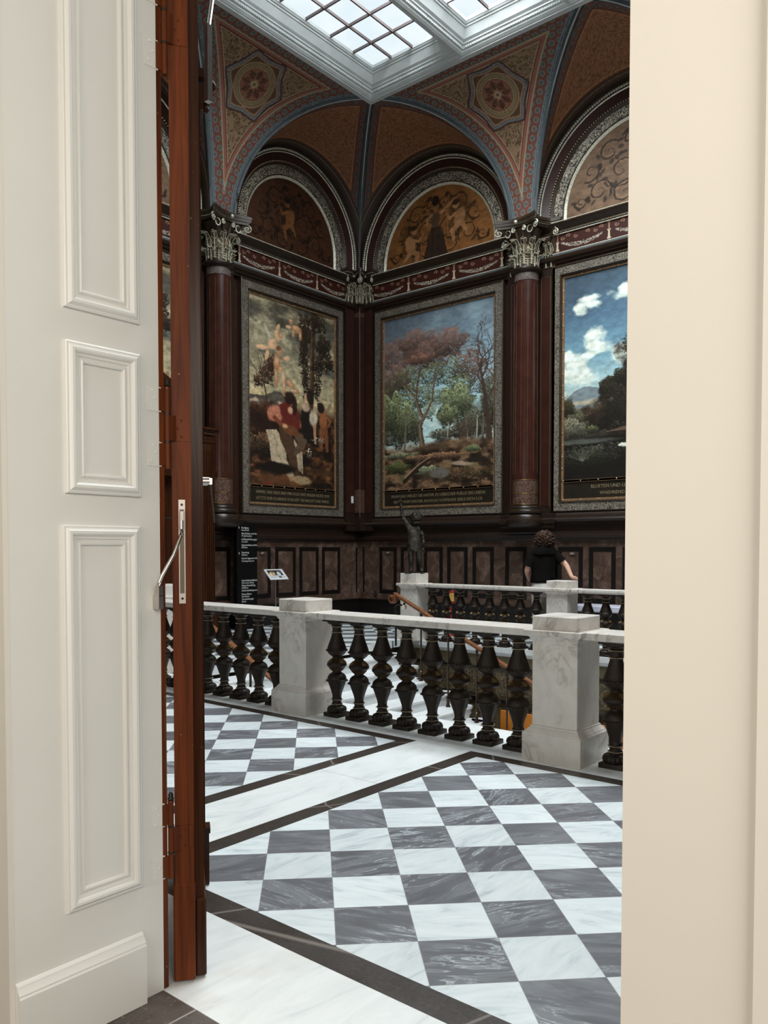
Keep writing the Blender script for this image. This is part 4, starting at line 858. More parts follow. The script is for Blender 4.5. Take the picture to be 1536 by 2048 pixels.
for e, z0, z1, mb_ in ((0, 7.80, 7.85, ab), (0.04, 7.85, 7.93, ab), (0.03, 7.845, 7.855, ag)):
    P2 = [(-0.66-e,0),(-0.66-e,-0.24-e),(-0.52-e,-0.26-e),(-0.36-e,-0.18-e),(-0.46-e,-0.44-e),(-0.44-e,-0.46-e),(-0.18-e,-0.36-e),(-0.26-e,-0.50-e),(-0.24-e,-0.62-e),(0,-0.62-e),(0,0)]
    mb_.loft([[(x, y, z) for x, y in P2] for z in (z0, z1)])
ac = ab.obj('abacus', 'capital_dark', tc); ag.obj('abacus_line', 'capital_gilt', ac)
MB().box(-0.68, 0, -0.24, 0, 2.0, 2.27).box(-0.24, 0, -0.62, 0, 2.0, 2.27).box(-0.42, 0, -0.42, 0, 2.0, 2.28).obj('ledge_block', 'brown', tc)

# ------------------------------------------------------------------ vault
Z0, Z1 = 7.86, 10.3
SX, SY = 11.9, 10.28
def gcurve(b, a, th): h = 1-math.cos(th); return np.array([b[0]+(a[0]-b[0])*h, b[1]+(a[1]-b[1])*h, Z0+(Z1-Z0)*math.sin(th)])
def rosettes(X, Y, cell):
    """flower discs on a hexagonal layout in metric coordinates: returns masks disc, petal, ring"""
    r = Y/(cell*0.87); row = np.floor(r); xs = X/cell+0.5*(row % 2); fx = xs-np.floor(xs)-0.5; fy = (r-row-0.5)*0.87
    d = np.hypot(fx, fy); a = np.arctan2(fy, fx)
    return (d < 0.36), (d < 0.10+0.20*np.abs(np.cos(4*a))), (np.abs(d-0.38) < 0.04)
def curls(X, Y, sc, seed, thr=0.5):
    """leafy scroll pattern from a warped noise field"""
    h, w = X.shape; rng = np.random.default_rng(seed); N = 96; g = rng.random((N, N))
    def nz(x, y):
        xi, yi = np.floor(x).astype(int), np.floor(y).astype(int); fx, fy = x-xi, y-yi; fx = fx*fx*(3-2*fx); fy = fy*fy*(3-2*fy)
        return (g[yi % N, xi % N]*(1-fx)+g[yi % N, (xi+1) % N]*fx)*(1-fy)+(g[(yi+1) % N, xi % N]*(1-fx)+g[(yi+1) % N, (xi+1) % N]*fx)*fy
    q = nz(X*sc, Y*sc)+0.5*nz(X*sc*2.1+9, Y*sc*2.1)+0.25*nz(X*sc*4.3, Y*sc*4.3+5)
    return (np.abs((q*4) % 1-0.5) < 0.5*thr)
BR = lambda *c: srgb(rgb(*c))
def put(c, m, col): c[m] = BR(*col)
VG = 1.22
def dist_to_rows(P, Q):
    return np.sqrt(((P-Q)**2).sum(-1))
def spandrel(loc, rz, bl, br, al, ar, kind, name='ceiling'):
    H_, W_ = 230, 250; th = np.linspace(0, PI/2, H_)
    L = np.array([gcurve(bl, al, t) for t in th]); R_ = np.array([gcurve(br, ar, t) for t in th])
    u = np.linspace(0, 1, W_)[None, :, None]; P = L[:, None]*(1-u)+R_[:, None]*u
    ell_ = np.concatenate([[0], np.cumsum(np.linalg.norm(np.diff((L+R_)/2, axis=0), axis=1))]); lm = ell_[-1]
    wd = np.linalg.norm(R_-L, axis=1); X = (u[..., 0]-0.5)*wd[:, None]; Y = np.broadcast_to(ell_[:, None], X.shape)
    cs = 1/np.sqrt(1+(np.gradient(wd/2, ell_))**2); de = (wd[:, None]/2-np.abs(X))*cs[:, None]; dt = lm-Y
    c = np.zeros(X.shape+(3,)); c[:] = BR(116, 70, 58)
    di, pe, ri = rosettes(X, Y, 0.155); put(c, ri, (96, 56, 48)); put(c, di, (118, 116, 108)); put(c, pe, (84, 84, 82))
    ed = np.minimum(de, dt)
    put(c, (de < 0.105), (104, 122, 130)); put(c, (de < 0.085) & (de > 0.03), (76, 80, 82)); put(c, (de < 0.07) & (de > 0.05) & ((Y*30) % 1 < 0.5), (130, 140, 140))
    put(c, dt < 0.12, (60, 46, 38)); m1 = (de > 0.30) & (dt > 0.34)
    dd = np.minimum(de-0.30, dt-0.34)
    put(c, m1, (140, 116, 92)); put(c, m1 & (dd < 0.030), (150, 140, 112)); put(c, m1 & (dd > 0.03) & (dd < 0.085), (140, 88, 76)); put(c, m1 & (dd > 0.085) & (dd < 0.10), (84, 46, 40)); put(c, m1 & (dd > 0.10) & (dd < 0.12), (158, 136, 108))
    inn = m1 & (dd > 0.12); lf = curls(X, Y, 9, kind, 0.5) & curls(X, Y, 3.0, kind+4, 0.6); put(c, inn, (138, 112, 86)); put(c, inn & lf, (82, 66, 46))
    yc = lm-1.02; dx, dy = X, Y-yc; r = np.hypot(dx, dy); a = np.arctan2(dx, dy); hx = r*np.cos(((a+PI/6) % (PI/3))-PI/6)
    HXR = 0.56
    hx = hx+0.016*np.cos(6*a)
    put(c, hx < HXR, (74, 44, 38)); put(c, hx < HXR-0.03, (90, 88, 90)); put(c, (hx < HXR-0.04) & (hx > HXR-0.075) & ((a*22) % 1 < 0.4), (140, 140, 138)); put(c, hx < HXR-0.09, (150, 118, 90)); put(c, hx < HXR-0.12, (92, 66, 48))
    put(c, r < 0.415, (150, 122, 94)); put(c, r < 0.385, (108, 88, 66)); put(c, (r < 0.37) & (r > 0.32) & (((a*9+r*20) % 1) < 0.5), (146, 132, 98)); put(c, r < 0.31, (160, 134, 100)); put(c, r < 0.29, (88, 56, 44)); put(c, r < 0.278, (136, 88, 70))
    al_ = ((a+PI/8) % (PI/4))-PI/8; s_, t_ = r*np.cos(al_), np.abs(r*np.sin(al_)); pet = (t_ < 0.062*np.sin(PI*np.clip((s_-0.085)/0.185, 0, 1))) & (s_ > 0.085); fr = (((s_-0.9*t_)*34) % 1 < 0.62) | (t_ < 0.006)
    put(c, pet & fr, (62, 46, 32)); put(c, (np.abs(dx)+np.abs(dy) < 0.09) & (r > 0.0), (160, 140, 108)); put(c, r < 0.028, (90, 70, 50))
    g = 0.92+0.16*np.random.default_rng(kind).random(X.shape); c *= g[..., None]
    return struct(link(name, grid_mesh(name, P, c*VG)), loc, rz)
def lunette_vault(loc, rz, gl, gr, r, sp, corner=None, name='ceiling'):
    """between the wall arch (radius r) and the two groins gl=(base, apex), gr=(base, apex)"""
    n, mrow = 260, 110; s = np.linspace(0, 1, n); A, B = [], []
    for q in s:
        an = PI*(1-q); A.append([r*math.cos(an), -0.20, sp+r*math.sin(an)])
        th = PI/2*min(1, q*2) if q < 0.5 else PI/2*min(1, (1-q)*2); g = gl if q < 0.5 else gr; B.append(gcurve(g[0], g[1], th))
    A, B = np.array(A), np.array(B); A[0, 2] = A[-1, 2] = 7.86
    t = np.linspace(0, 1, mrow)[:, None, None]; P = A[None]*(1-t)+B[None]*t
    P[..., 2] += 0.10*np.sin(PI*t[..., 0])*0.0
    d0 = dist_to_rows(P, np.broadcast_to(A[None], P.shape)); d1 = dist_to_rows(P, np.broadcast_to(B[None], P.shape))
    L = np.concatenate([[0], np.cumsum(np.linalg.norm(np.diff(A, axis=0), axis=1))]); X = np.broadcast_to(L[None], d0.shape)
    c = np.zeros(d0.shape+(3,)); c[:] = BR(122, 84, 60); lf = curls(X, d0, 11, 5, 0.34); put(c, lf, (92, 58, 40))
    def zone(m, col): put(c, m, col)
    put(c, (d0 < 0.34) | (d1 < 0.33), (150, 104, 72)); put(c, (d0 < 0.32) | (d1 < 0.31), (96, 58, 42)); put(c, (d0 < 0.29) | (d1 < 0.285), (62, 42, 32))
    mm = d1 < 0.27; di, pe, ri = rosettes(X, d1, 0.15); put(c, mm, (92, 58, 48)); put(c, mm & ri, (70, 44, 38)); put(c, mm & di, (88, 80, 74)); put(c, mm & pe, (60, 56, 54))
    put(c, (d1 < 0.12), (74, 78, 80)); put(c, (d1 < 0.10) & (d1 > 0.06), (44, 40, 38)); put(c, d0 < 0.27, (56, 44, 36)); put(c, (d0 < 0.22) & (d0 > 0.20), (96, 84, 68)); put(c, d0 < 0.12, (40, 30, 24))
    return struct(link(name, grid_mesh(name, P, c*VG*1.35)), loc, rz)
def rib(loc, rz, base, apex, mat='blue_line', w=0.035):
    pts = [gcurve(base, apex, PI/2*i/22) for i in range(23)]
    m = MB().tube(pts, w, 6); trim(m, mat, loc, rz)
    trim(MB().tube([(p[0], p[1]-0.0, p[2]-w*0.75) for p in pts], w*0.38, 5), 'cornice', loc, rz)
def local(loc, rz, p):
    c_, s_ = math.cos(-rz), math.sin(-rz); x, y = p[0]-loc[0], p[1]-loc[1]; return (x*c_-y*s_, x*s_+y*c_)
AP3 = (SX, 5.84); APA = (7.60, SY)
bA = ((CA-0.28, WA-0.45), (CA+0.28, WA-0.45)); bB = ((WB-0.45, CB+0.28), (WB-0.45, CB-0.28)); bC = (WB-0.14, WA-0.14)
b2A = ((COL2A-0.28, WA-0.45), (COL2A+0.28, WA-0.45)); b2B = ((WB-0.45, COL2B+0.28), (WB-0.45, COL2B-0.28))
I0 = ((0, 0, 0), 0)
spandrel(*I0, bA[0], bA[1], APA, (SX, SY), 3); spandrel(*I0, bB[0], bB[1], (SX, SY), AP3, 6)
spandrel(*I0, b2A[0], b2A[1], (3.3, SY), APA, 8); spandrel(*I0, b2B[0], b2B[1], AP3, (SX, 1.6), 9)
def lv(on, bl, al, br, ar, r, sp):
    loc, rz = on; f = lambda p: local(loc, rz, p); lunette_vault(loc, rz, (f(bl), f(al)), (f(br), f(ar)), r, sp)
lv(on_a(11.98), bA[1], (SX, SY), bC, (SX, SY), 1.83, 8.13); lv(on_b(10.30), bC, (SX, SY), bB[0], (SX, SY), 2.0, 7.93)
lv(on_b(5.82), bB[1], AP3, b2B[0], AP3, 2.0, 7.93); lv(on_a(7.58), b2A[1], APA, bA[0], APA, 1.9, 8.05)
for b, a in ((bA[0], APA), (bA[1], (SX, SY)), (bB[0], (SX, SY)), (bB[1], AP3), (bC, (SX, SY)), (b2A[1], APA), (b2B[0], AP3)): rib(*I0, b, a)
# plain remainder of the coved ceiling, out over the near side of the hall
X0S, Y0S = 3.9, -2.3
cz = MB()
def cove(mb, p0, p1, q0, q1):
    rings = []
    for i in range(13):
        th = PI/2*i/12; h = 1-math.cos(th); z = Z0+(Z1-Z0)*math.sin(th)
        rings.append([(p0[0]+(q0[0]-p0[0])*h, p0[1]+(q0[1]-p0[1])*h, z), (p1[0]+(q1[0]-p1[0])*h, p1[1]+(q1[1]-p1[1])*h, z)])
    mb.loft(rings, False, False)
cove(cz, (1.75, -5), (1.75, WA), (X0S, Y0S), (X0S, SY)); cove(cz, (1.75, -5), (WB, -5), (X0S, Y0S), (SX, Y0S)); cove(cz, (WB, -5), (WB, COL2B), (SX, Y0S), (SX, COL2B)); cove(cz, (1.75, WA), (COL2A, WA), (X0S, SY), (COL2A, SY))
struct(cz.obj('ceiling', 'brown_flat'))
struct(MB().box(1.7, X0S, -5.2, WA+0.2, 10.32, 10.5).box(SX, WB+0.2, -5.2, WA+0.2, 10.32, 10.5).box(X0S, SX, -5.2, Y0S, 10.32, 10.5).box(X0S, SX, SY, WA+0.2, 10.32, 10.5).obj('ceiling', 'brown_flat'))
# glazed roof: cornice rim, beams, glass, muntins
RIM = [(0.0,10.26),(0.02,10.26),(0.06,10.29),(0.06,10.31),(0.09,10.32),(0.105,10.36),(0.13,10.37),(0.13,10.39),(0.17,10.42),(0.20,10.48),(0.24,10.54),(0.26,10.55),(0.26,10.57),(0.285,10.58),(0.30,10.60),(0.31,10.605),(0.31,10.66),(0.0,10.66)]
def rim_rect(mb, x0, x1, y0, y1, prof):
    mb_r = [[(x0+e, y0+e, z), (x1-e, y0+e, z), (x1-e, y1-e, z), (x0+e, y1-e, z)] for e, z in prof]
    mb_r.append(mb_r[0]); mb.loft(mb_r, False, True)
mods = []; y = SY
while y > Y0S+0.5: mods.append((y-2.10, y)); y -= 2.10
sk = None; bead_m = MB(); rim_m = MB(); mun = MB(); gl = MB()
for (ya, yb) in mods:
    for xa, xb in ((7.95, SX), (3.9, 7.95)):
        rim_rect(rim_m, xa, xb, ya, yb, RIM)
        gx0, gx1, gy0, gy1 = xa+0.26, xb-0.26, ya+0.26, yb-0.26
        gl.add([(xa,ya,10.664),(xb,ya,10.664),(xb,yb,10.664),(xa,yb,10.664)], [(0,1,2,3)])
        nx = 6; ny = 3
        k = gx1-0.0
        while k > gx0: mun.box(k-0.014, k+0.014, gy0, gy1, 10.615, 10.660); k -= 0.60
        k = gy1
        while k > gy0: mun.box(gx0, gx1, k-0.014, k+0.014, 10.610, 10.657); k -= 0.49
        if yb > 5 and xb > 8:
            for e, z in ((0.09, 10.335),):
                for i in range(int((xb-xa-0.18)/0.045)): xx = xa+e+0.045*i; bead_m.sphere((xx, yb-e, z), 0.020, 6, 4); bead_m.sphere((xx, ya+e, z), 0.020, 6, 4)
                for i in range(int((yb-ya-0.18)/0.045)): yy = ya+e+0.045*i; bead_m.sphere((xb-e, yy, z), 0.020, 6, 4); bead_m.sphere((xa+e, yy, z), 0.020, 6, 4)
rim_m.box(SX-0.001, SX+0.10, Y0S, SY+0.10, 10.24, 10.5).box(X0S, SX, SY-0.001, SY+0.10, 10.24, 10.5).box(X0S-0.1, X0S, Y0S, SY, 10.24, 10.5)
sk = struct(rim_m.obj('window_1', 'cornice', None, 25)); bead_m.obj('bead_row', 'cornice', sk); mun.obj('muntin', 'muntin', sk, 0); gl.obj('pane', 'glass', sk, 0)
M['post_bronze'] = plain('brown_bronze_post', (0.085, 0.060, 0.045, 1), 0.32, 0.7, 0.15, 10)
# ------------------------------------------------------------------ hall floor and stairwell
def slabs(rects, z=0.0, th=0.12):
    m = MB()
    for x0, x1, y0, y1 in rects: m.box(x0, x1, y0, y1, z-th, z)
    return m
WX0, WX1, WY0, WY1 = 6.04, 11.05, -1.6, 8.72
fl = slabs([(1.67, WX0, -4.99, 12.59), (WX0, WX1, WY1, 12.59), (WX1, WB-0.01, -4.99, 12.59), (WX0, WX1, -4.99, WY0)])
struct(fl.obj('floor', 'floor', None, 0))
struct(MB().box(-1.4, 1.67, -1.6, 4.5, -0.12, -0.002).obj('floor', 'slate', None, 0))
struct(MB().box(WX0-0.3, WX1+0.3, WY0, 10, -3.4, -3.2).obj('floor', 'floor', None, 0))
# stairwell walls with a painted relief band
w = MB().box(WX1, WX1+0.1, WY0, 8.95, -3.2, -0.13).box(WX0-0.1, WX0, WY0, 8.6, -3.2, -0.13).box(WX0, WX1, 8.9, 9.0, -3.2, -0.13).box(WX0, WX1, WY0-0.1, WY0, -3.2, -0.13)
trim(w, 'tan', smooth=0)
w = MB()
for i in range(13): w.box(WX1-0.015, WX1, 8.3-0.75*i-0.66, 8.3-0.75*i, -0.78, -0.40).box(WX1-0.015, WX1, 8.3-0.75*i-0.66, 8.3-0.75*i, -1.75, -0.98)
trim(w, 'tan_orn', smooth=0)
trim(MB().box(WX1-0.03, WX1, WY0, 8.95, -0.90, -0.84).box(WX1-0.02, WX1, WY0, 8.95, -0.36, -0.33), 'black', smooth=0)
trim(xsweep(MB(), [(0, -0.14), (0.02, -0.13), (0.035, -0.09), (0.05, -0.08), (0.05, 0.004), (-0.42, 0.004), (-0.42, -0.14)], -8.98, -WY0), 'marble_step', (WX1, 0, 0), RZB)
# staircase
st = thing('staircase', 'white marble staircase descending behind the front balustrade', 'stairs', (8.2, 8.72, 0))
RN, RS = 0.355, 0.175
for k in range(1, 16):
    y1 = 8.72-RN*(k-1)-8.72; z = -RS*k
    s = MB().loft([[(x, y1, z-0.30), (x, y1, z+0.0), (x, y1-RN-0.012, z), (x, y1-RN-0.028, z-0.012), (x, y1-RN-0.028, z-0.034), (x, y1-RN-0.006, z-0.045), (x, y1-RN+0.0, z-0.05), (x, y1-RN+0.0, z-0.30)] for x in (WX0-8.2+0.002, 10.38-8.2)])
    s.lathe([(0.10, z-0.16), (0.14, z-0.12), (0.14, z-0.05), (0.16, z-0.04), (0.16, z)], 14, (10.38-8.2, y1-RN+0.13, 0))
    s.obj('step', 'marble_step', st, 30)
MB().box(WX0-8.2, 10.6-8.2, -0.03, 0.24, -0.12, -0.002).obj('top_nosing', 'marble_step', st)
tag(st, 'white marble staircase descending between the two balustrades', 'stairs')
# ------------------------------------------------------------------ balustrade pieces
def baluster_meshes():
    d = {}
    pf = [(0.086,0.036),(0.094,0.050),(0.095,0.066),(0.086,0.086),(0.060,0.100)]
    d['foot'] = ('bronze', MB().gadroon(pf, 14, (0,0,0), 0.10, 4))
    d['plinth'] = ('bronze', MB().cbox(-0.093, 0.093, -0.093, 0.093, 0, 0.036, 0.004))
    sh = [(0.052,0.098),(0.048,0.108),(0.054,0.114),(0.048,0.120),(0.044,0.128),(0.043,0.142),(0.047,0.150),(0.053,0.156),(0.047,0.163),(0.043,0.170),(0.043,0.190),(0.048,0.215),(0.058,0.245),(0.072,0.285),(0.084,0.320),(0.089,0.335),(0.098,0.338),(0.100,0.344),(0.092,0.350),(0.092,0.362),(0.086,0.382),(0.070,0.402),(0.052,0.412),(0.044,0.418),(0.042,0.426)]
    sh += [(0.048,0.436),(0.062,0.448),(0.080,0.468),(0.093,0.480),(0.096,0.492),(0.093,0.504),(0.078,0.520),(0.060,0.540),(0.046,0.550),(0.041,0.558)]
    sh += [(0.043,0.566),(0.056,0.576),(0.076,0.592),(0.090,0.612),(0.094,0.626),(0.100,0.630),(0.100,0.636),(0.093,0.640),(0.088,0.662),(0.078,0.690),(0.066,0.722),(0.055,0.756),(0.047,0.785),(0.046,0.796),(0.053,0.802),(0.046,0.809),(0.043,0.816),(0.043,0.838),(0.048,0.848),(0.054,0.855),(0.047,0.861),(0.050,0.868),(0.066,0.876),(0.086,0.888),(0.094,0.900),(0.094,0.912)]
    d['shaft'] = ('bronze', MB().lathe(sh, 28))
    d['cap_block'] = ('bronze', MB().box(-0.098, 0.098, -0.098, 0.098, 0.905, 0.925))
    n = 26
    for z0, z1, r0, r1 in ((0.512, 0.548, 0.088, 0.050), (0.434, 0.462, 0.048, 0.074)):
        fl_ = MB()
        for i in range(n):
            a = 2*PI*i/n; c_, s_ = math.cos(a), math.sin(a); fl_.tube([(r0*c_, r0*s_, z0), ((r0+r1)/2*c_+0.002*c_, (r0+r1)/2*s_+0.002*s_, (z0+z1)/2), (r1*c_, r1*s_, z1)], 0.0038, 4)
        d['fluted_collar%d' % (z0 > 0.5)] = ('gilt_dull', fl_)
    be = MB()
    for i in range(26): a = 2*PI*i/26; be.sphere((0.0535*math.cos(a), 0.0535*math.sin(a), 0), 0.0045, 5, 4)
    d['bead_ring'] = ('bead', be)
    lf_ = MB()                                        # scalloped leaf skirt
    for i in range(18):
        a = 2*PI*i/18; lf_.sphere((0.098*math.cos(a), 0.098*math.sin(a), 0), 0.010, 5, 4, (1, 1, 0.8))
    d['leaf_skirt'] = ('bronze', lf_)
    return {k: (mt, m.mesh(k, mt, 50)) for k, (mt, m) in d.items()}
BM = baluster_meshes(); b_proto = None
def baluster(x, y, label, group):
    global b_proto
    if b_proto is None:
        b_proto = thing('baluster', '', 'baluster')
        for k, (mt, me) in BM.items():
            for z in {'bead_ring': (0.114, 0.156, 0.802, 0.855), 'leaf_skirt': (0.340, 0.630)}.get(k, (0,)):
                link(k.rstrip('01'), me, b_proto).location = (0, 0, z)
        o = b_proto
    else: o = copy_tree(b_proto)
    o.location = (x, y, 0); o['label'] = label; o['group'] = group; return o
def pier(x0, y0, s, zb, label, name='balustrade_pier'):
    t = thing(name, label, 'pier', (x0+s/2, y0+s/2, 0), 0, 'marble balustrade piers'); h = s/2
    MB().square([(h,0),(h,0.205),(h-0.004,0.212),(h-0.014,0.214),(h-0.016,0.222),(h-0.028,0.232),(h-0.036,0.244),(h-0.046,0.252),(h-0.046,0.262),(h-0.052,0.264)]).obj('base', 'marble', t, 25)
    k = h-0.055; MB().cbox(-k, k, -k, k, 0.264, 0.912, 0.003).obj('shaft', 'marble', t, 25)
    MB().square([(k,0.905),(k+0.010,0.915),(k+0.012,0.925),(k+0.025,0.938),(k+0.028,0.944),(k+0.050,0.948),(k+0.054,0.956),(k+0.054,0.984),(k+0.05,0.988)]).obj('cap_slab', 'marble', t, 25)
    MB().cbox(-k-0.002, k+0.002, -k-0.002, k+0.002, 0.988, zb, 0.006).obj('cap_block', 'marble', t, 25)
    return t
def rail(xc, y0, y1, label, w=0.165):
    t = thing('coping_rail', label, 'railing', (xc, (y0+y1)/2, 0), 0, 'marble rails over the balusters'); L = (y1-y0)/2
    pr = [(-w+0.03,0.925),(-w+0.01,0.935),(-w+0.006,0.948),(-w,0.952),(-w,0.982),(-w+0.005,0.987),(w-0.005,0.987),(w,0.982),(w,0.952),(w-0.006,0.948),(w-0.01,0.935),(w-0.03,0.925)]
    MB().loft([[(x, y, z) for x, z in pr] for y in (-L, L)]).obj('rail', 'marble', t, 25); return t
S_ = 0.48
pier(5.29, 2.582, S_, 1.093, 'large marble pier of the front balustrade beside the right doorway edge')
pier(5.29, 5.393, S_, 1.105, 'middle marble pier of the front balustrade, left of the stairs')
pier(5.29, 8.395, S_, 1.10, 'marble pier of the front balustrade hidden behind the door leaf')
pier(5.29, -0.25, S_, 1.10, 'marble pier of the front balustrade beyond the right door jamb')
pier(5.92, 8.62, 0.45, 1.13, 'marble newel pier behind the gap between door reveal and leaf')
pier(10.9, 8.388, 0.46, 1.163, 'marble pier carrying the bronze statue')
pier(10.9, 5.523, 0.46, 1.105, 'marble pier of the rear balustrade under the hand of the person')
pier(10.9, 2.66, 0.46, 1.105, 'marble pier of the rear balustrade out of view beyond the right jamb')
XF, XR = 5.54, 11.13
rail(XF, 3.03, 5.42, 'marble rail over the nearest row of balusters, between the two big front piers'); rail(XF, 0.2, 2.62, 'marble rail right of the largest front pier'); rail(XF, 5.84, 8.43, 'marble rail running left of the middle front pier to the door leaf')
rail(XR, 5.95, 8.42, 'far marble rail between statue pier and the pier beside the person', 0.15); rail(XR, 3.1, 5.55, 'far marble rail right of the pier beside the person', 0.15); rail(XR-3.2+0.0, 8.9, 8.9001, 'x', 0.1) if False else None
posw = ['first', 'second', 'third', 'fourth', 'fifth', 'sixth', 'seventh', 'eighth']
for i in range(8): baluster(XF, 5.223-0.2832*i, posw[i]+' dark baluster right of the middle front pier', 'balusters of the front balustrade')
for i in range(7): baluster(XF, 2.425-0.283*i, posw[i]+' dark baluster right of the largest front pier', 'balusters of the front balustrade')
for i in range(8): baluster(XF, 6.06+0.283*i, posw[i]+' dark baluster left of the middle front pier', 'balusters of the front balustrade')
for i in range(8): baluster(XR, 8.208-0.2875*i, posw[i]+' far baluster right of the statue pier', 'balusters of the rear balustrade')
for i in range(7): baluster(XR, 5.33-0.2875*i, posw[i]+' far baluster right of the pier beside the person', 'balusters of the rear balustrade')
# ------------------------------------------------------------------ stair handrails
def handrail(x, ytop, ztop, ybot, label, npost, y0p):
    sl = 0.47; t = thing('stair_handrail', label, 'handrail', (x, ytop, 0)); L = ytop-ybot
    pr = [(-0.045,-0.022),(-0.045,0.006),(-0.03,0.02),(0.03,0.02),(0.045,0.006),(0.045,-0.022)]
    pts = []
    for i in range(24):                               # scroll end curling under at the top
        a = i/23; ang = 2.6*PI*(1-a)+PI*0.64; r = 0.022+0.065*a; pts.append((0, 0.02+r*math.cos(ang)*1.0, ztop-0.085+r*math.sin(ang)))
    e = pts[-1]; n = 14
    pts = pts+[(0, e[1]+(-L-e[1])*i/n, e[2]+(-sl*(L+e[1])*i/n)) for i in range(1, n+1)]
    fr = []
    for i in range(len(pts)):
        a, b = Vector(pts[max(0, i-1)]), Vector(pts[min(len(pts)-1, i+1)]); d = (b-a).normalized(); A = Vector((1, 0, 0)); fr.append((A, A.cross(d)*1.0))
    ws = MB(); rings = []
    for i, (p, (A, B)) in enumerate(zip(pts, fr)):
        k = 0.55+0.45*min(1, i/23); rings.append([tuple(Vector(p)+A*a+B*(b*k if b else 0)) for a, b in pr])
    ws.loft(rings, True, True); ws.obj('rail', 'rail_wood', t, 50)
    for i in range(npost):
        y = y0p-0.53*i-ytop; zt = ztop+sl*y-0.03; zf = -RS*math.floor((8.72-(y+ytop))/RN+1)
        MB().lathe([(0.016,zf+0.16),(0.015,zf+0.18),(0.015,zt-0.10)], 10, (0, y, 0)).lathe([(0.02,zt-0.11),(0.026,zt-0.10),(0.018,zt-0.06),(0.026,zt-0.02),(0.02,zt)], 10, (0, y, 0)).lathe([(0.036,zf),(0.036,zf+0.02),(0.024,zf+0.04),(0.027,zf+0.12),(0.032,zf+0.15),(0.018,zf+0.165)], 12, (0, y, 0)).obj('post', 'post_bronze', t)
    m = MB(); m.tube([(0, -0.05, 0), (0, -0.05, ztop-0.30), (0, -0.03, ztop-0.22), (0, -0.10, ztop-0.17), (0, -0.20, ztop-0.2), (0, -0.24, ztop-0.14)], 0.018, 8); m.obj('scroll_bracket', 'bronze', t)
    MB().sphere((0, -0.22, ztop-0.22), 0.045, 12, 8).obj('knob', 'gilt', t); return t
handrail(10.15, 8.29, 0.86, 3.6, 'brown wooden stair handrail with scroll end below the statue pier', 8, 7.72)
handrail(6.15, 8.29, 0.80, 3.6, 'brown wooden stair handrail glimpsed behind the left row of balusters', 8, 7.72)
# orange panel seen low in the stairwell
t = thing('orange_panel', 'orange board low in the stairwell behind the balusters', 'board', (10.8, 5.6, -3.2)); MB().box(-0.03, 0.0, -1.3, 1.02, 0, 2.25).obj('board', 'orange', t, 0); MB().box(-0.10, -0.03, -0.6, -0.52, 1.4, 1.42).obj('ledge', 'chrome', t, 0)
# ------------------------------------------------------------------ statue of a child with a round helmet, pointing up
def rough(me, amp, sc, seed=0):
    from mathutils import noise as N
    for v in me.vertices:
        p = v.co*sc+Vector((seed, seed*2, 0)); v.co += v.normal*(N.noise(p)*amp+N.noise(p*2.7)*amp*0.5)
    return me
stt = thing('statue', 'dark bronze statue of a child in a round helmet pointing upward, on the marble pier', 'statue', (11.13, 8.618, 1.163), 0)
# local frame of the figure: +a to the picture right, +b toward the viewer
RX, RY = math.cos(YAW), -math.sin(YAW)
def fig(a, b, z): return (a*RX-b*math.sin(YAW), a*RY-b*math.cos(YAW), z)
def FP(a, b, z, r): return fig(a, b, z)+(r,)
pts = {'pel': FP(0,0,0.50,(0.085,0.075)), 'bel': FP(-0.005,0.01,0.60,(0.088,0.08)), 'ch': FP(-0.01,0,0.74,(0.10,0.075)), 'nk': FP(0.0,0,0.84,0.045), 'hd': FP(0.02,0.01,0.90,0.06),
 'lsh': FP(-0.10,0,0.82,0.046), 'lel': FP(-0.205,0.02,0.99,0.036), 'lwr': FP(-0.235,0.02,1.19,0.026), 'lha': FP(-0.245,0.02,1.25,0.032),
 'rsh': FP(0.09,0,0.79,0.046), 'rel': FP(0.155,0.01,0.64,0.034), 'rwr': FP(0.165,0.02,0.49,0.026), 'rha': FP(0.17,0.02,0.44,0.026),
 'lhi': FP(-0.055,0,0.46,0.07), 'lkn': FP(-0.06,0.02,0.27,0.05), 'lan': FP(-0.055,0,0.07,0.038), 'lto': FP(-0.075,0.09,0.03,0.03),
 'rhi': FP(0.055,0,0.46,0.068), 'rkn': FP(0.085,0.03,0.27,0.048), 'ran': FP(0.115,0,0.07,0.036), 'rto': FP(0.14,0.08,0.03,0.03)}
ed = [('pel','bel'),('bel','ch'),('ch','nk'),('nk','hd'),('ch','lsh'),('lsh','lel'),('lel','lwr'),('lwr','lha'),('ch','rsh'),('rsh','rel'),('rel','rwr'),('rwr','rha'),('pel','lhi'),('lhi','lkn'),('lkn','lan'),('lan','lto'),('pel','rhi'),('rhi','rkn'),('rkn','ran'),('ran','rto')]
link('body', rough(skin_mesh('body', pts, ed, 'statue', 3), 0.006, 28), stt)
def fingers(mb, base, dirs, L, r):
    for (b_, d, l) in zip(base, dirs, L):
        b_, d = Vector(b_), Vector(d).normalized(); mb.tube([b_, b_+d*l*0.5, b_+d*l], [r, r*0.9, r*0.6], 6)
hm = MB(); fingers(hm, [fig(-0.235,0.03,1.27)], [fig(-0.10,0.02,0.5)], [0.115], 0.011)
for k in range(3): q = [fig(-0.245+0.0*k, 0.035-0.016*k, 1.265), fig(-0.285, 0.04-0.016*k, 1.285), fig(-0.295, 0.04-0.016*k, 1.25), fig(-0.265, 0.04-0.016*k, 1.235)]; hm.tube(q, 0.011, 6)
hm.tube([fig(-0.225,0.045,1.24), fig(-0.245,0.065,1.265), fig(-0.27,0.06,1.27)], 0.010, 6)
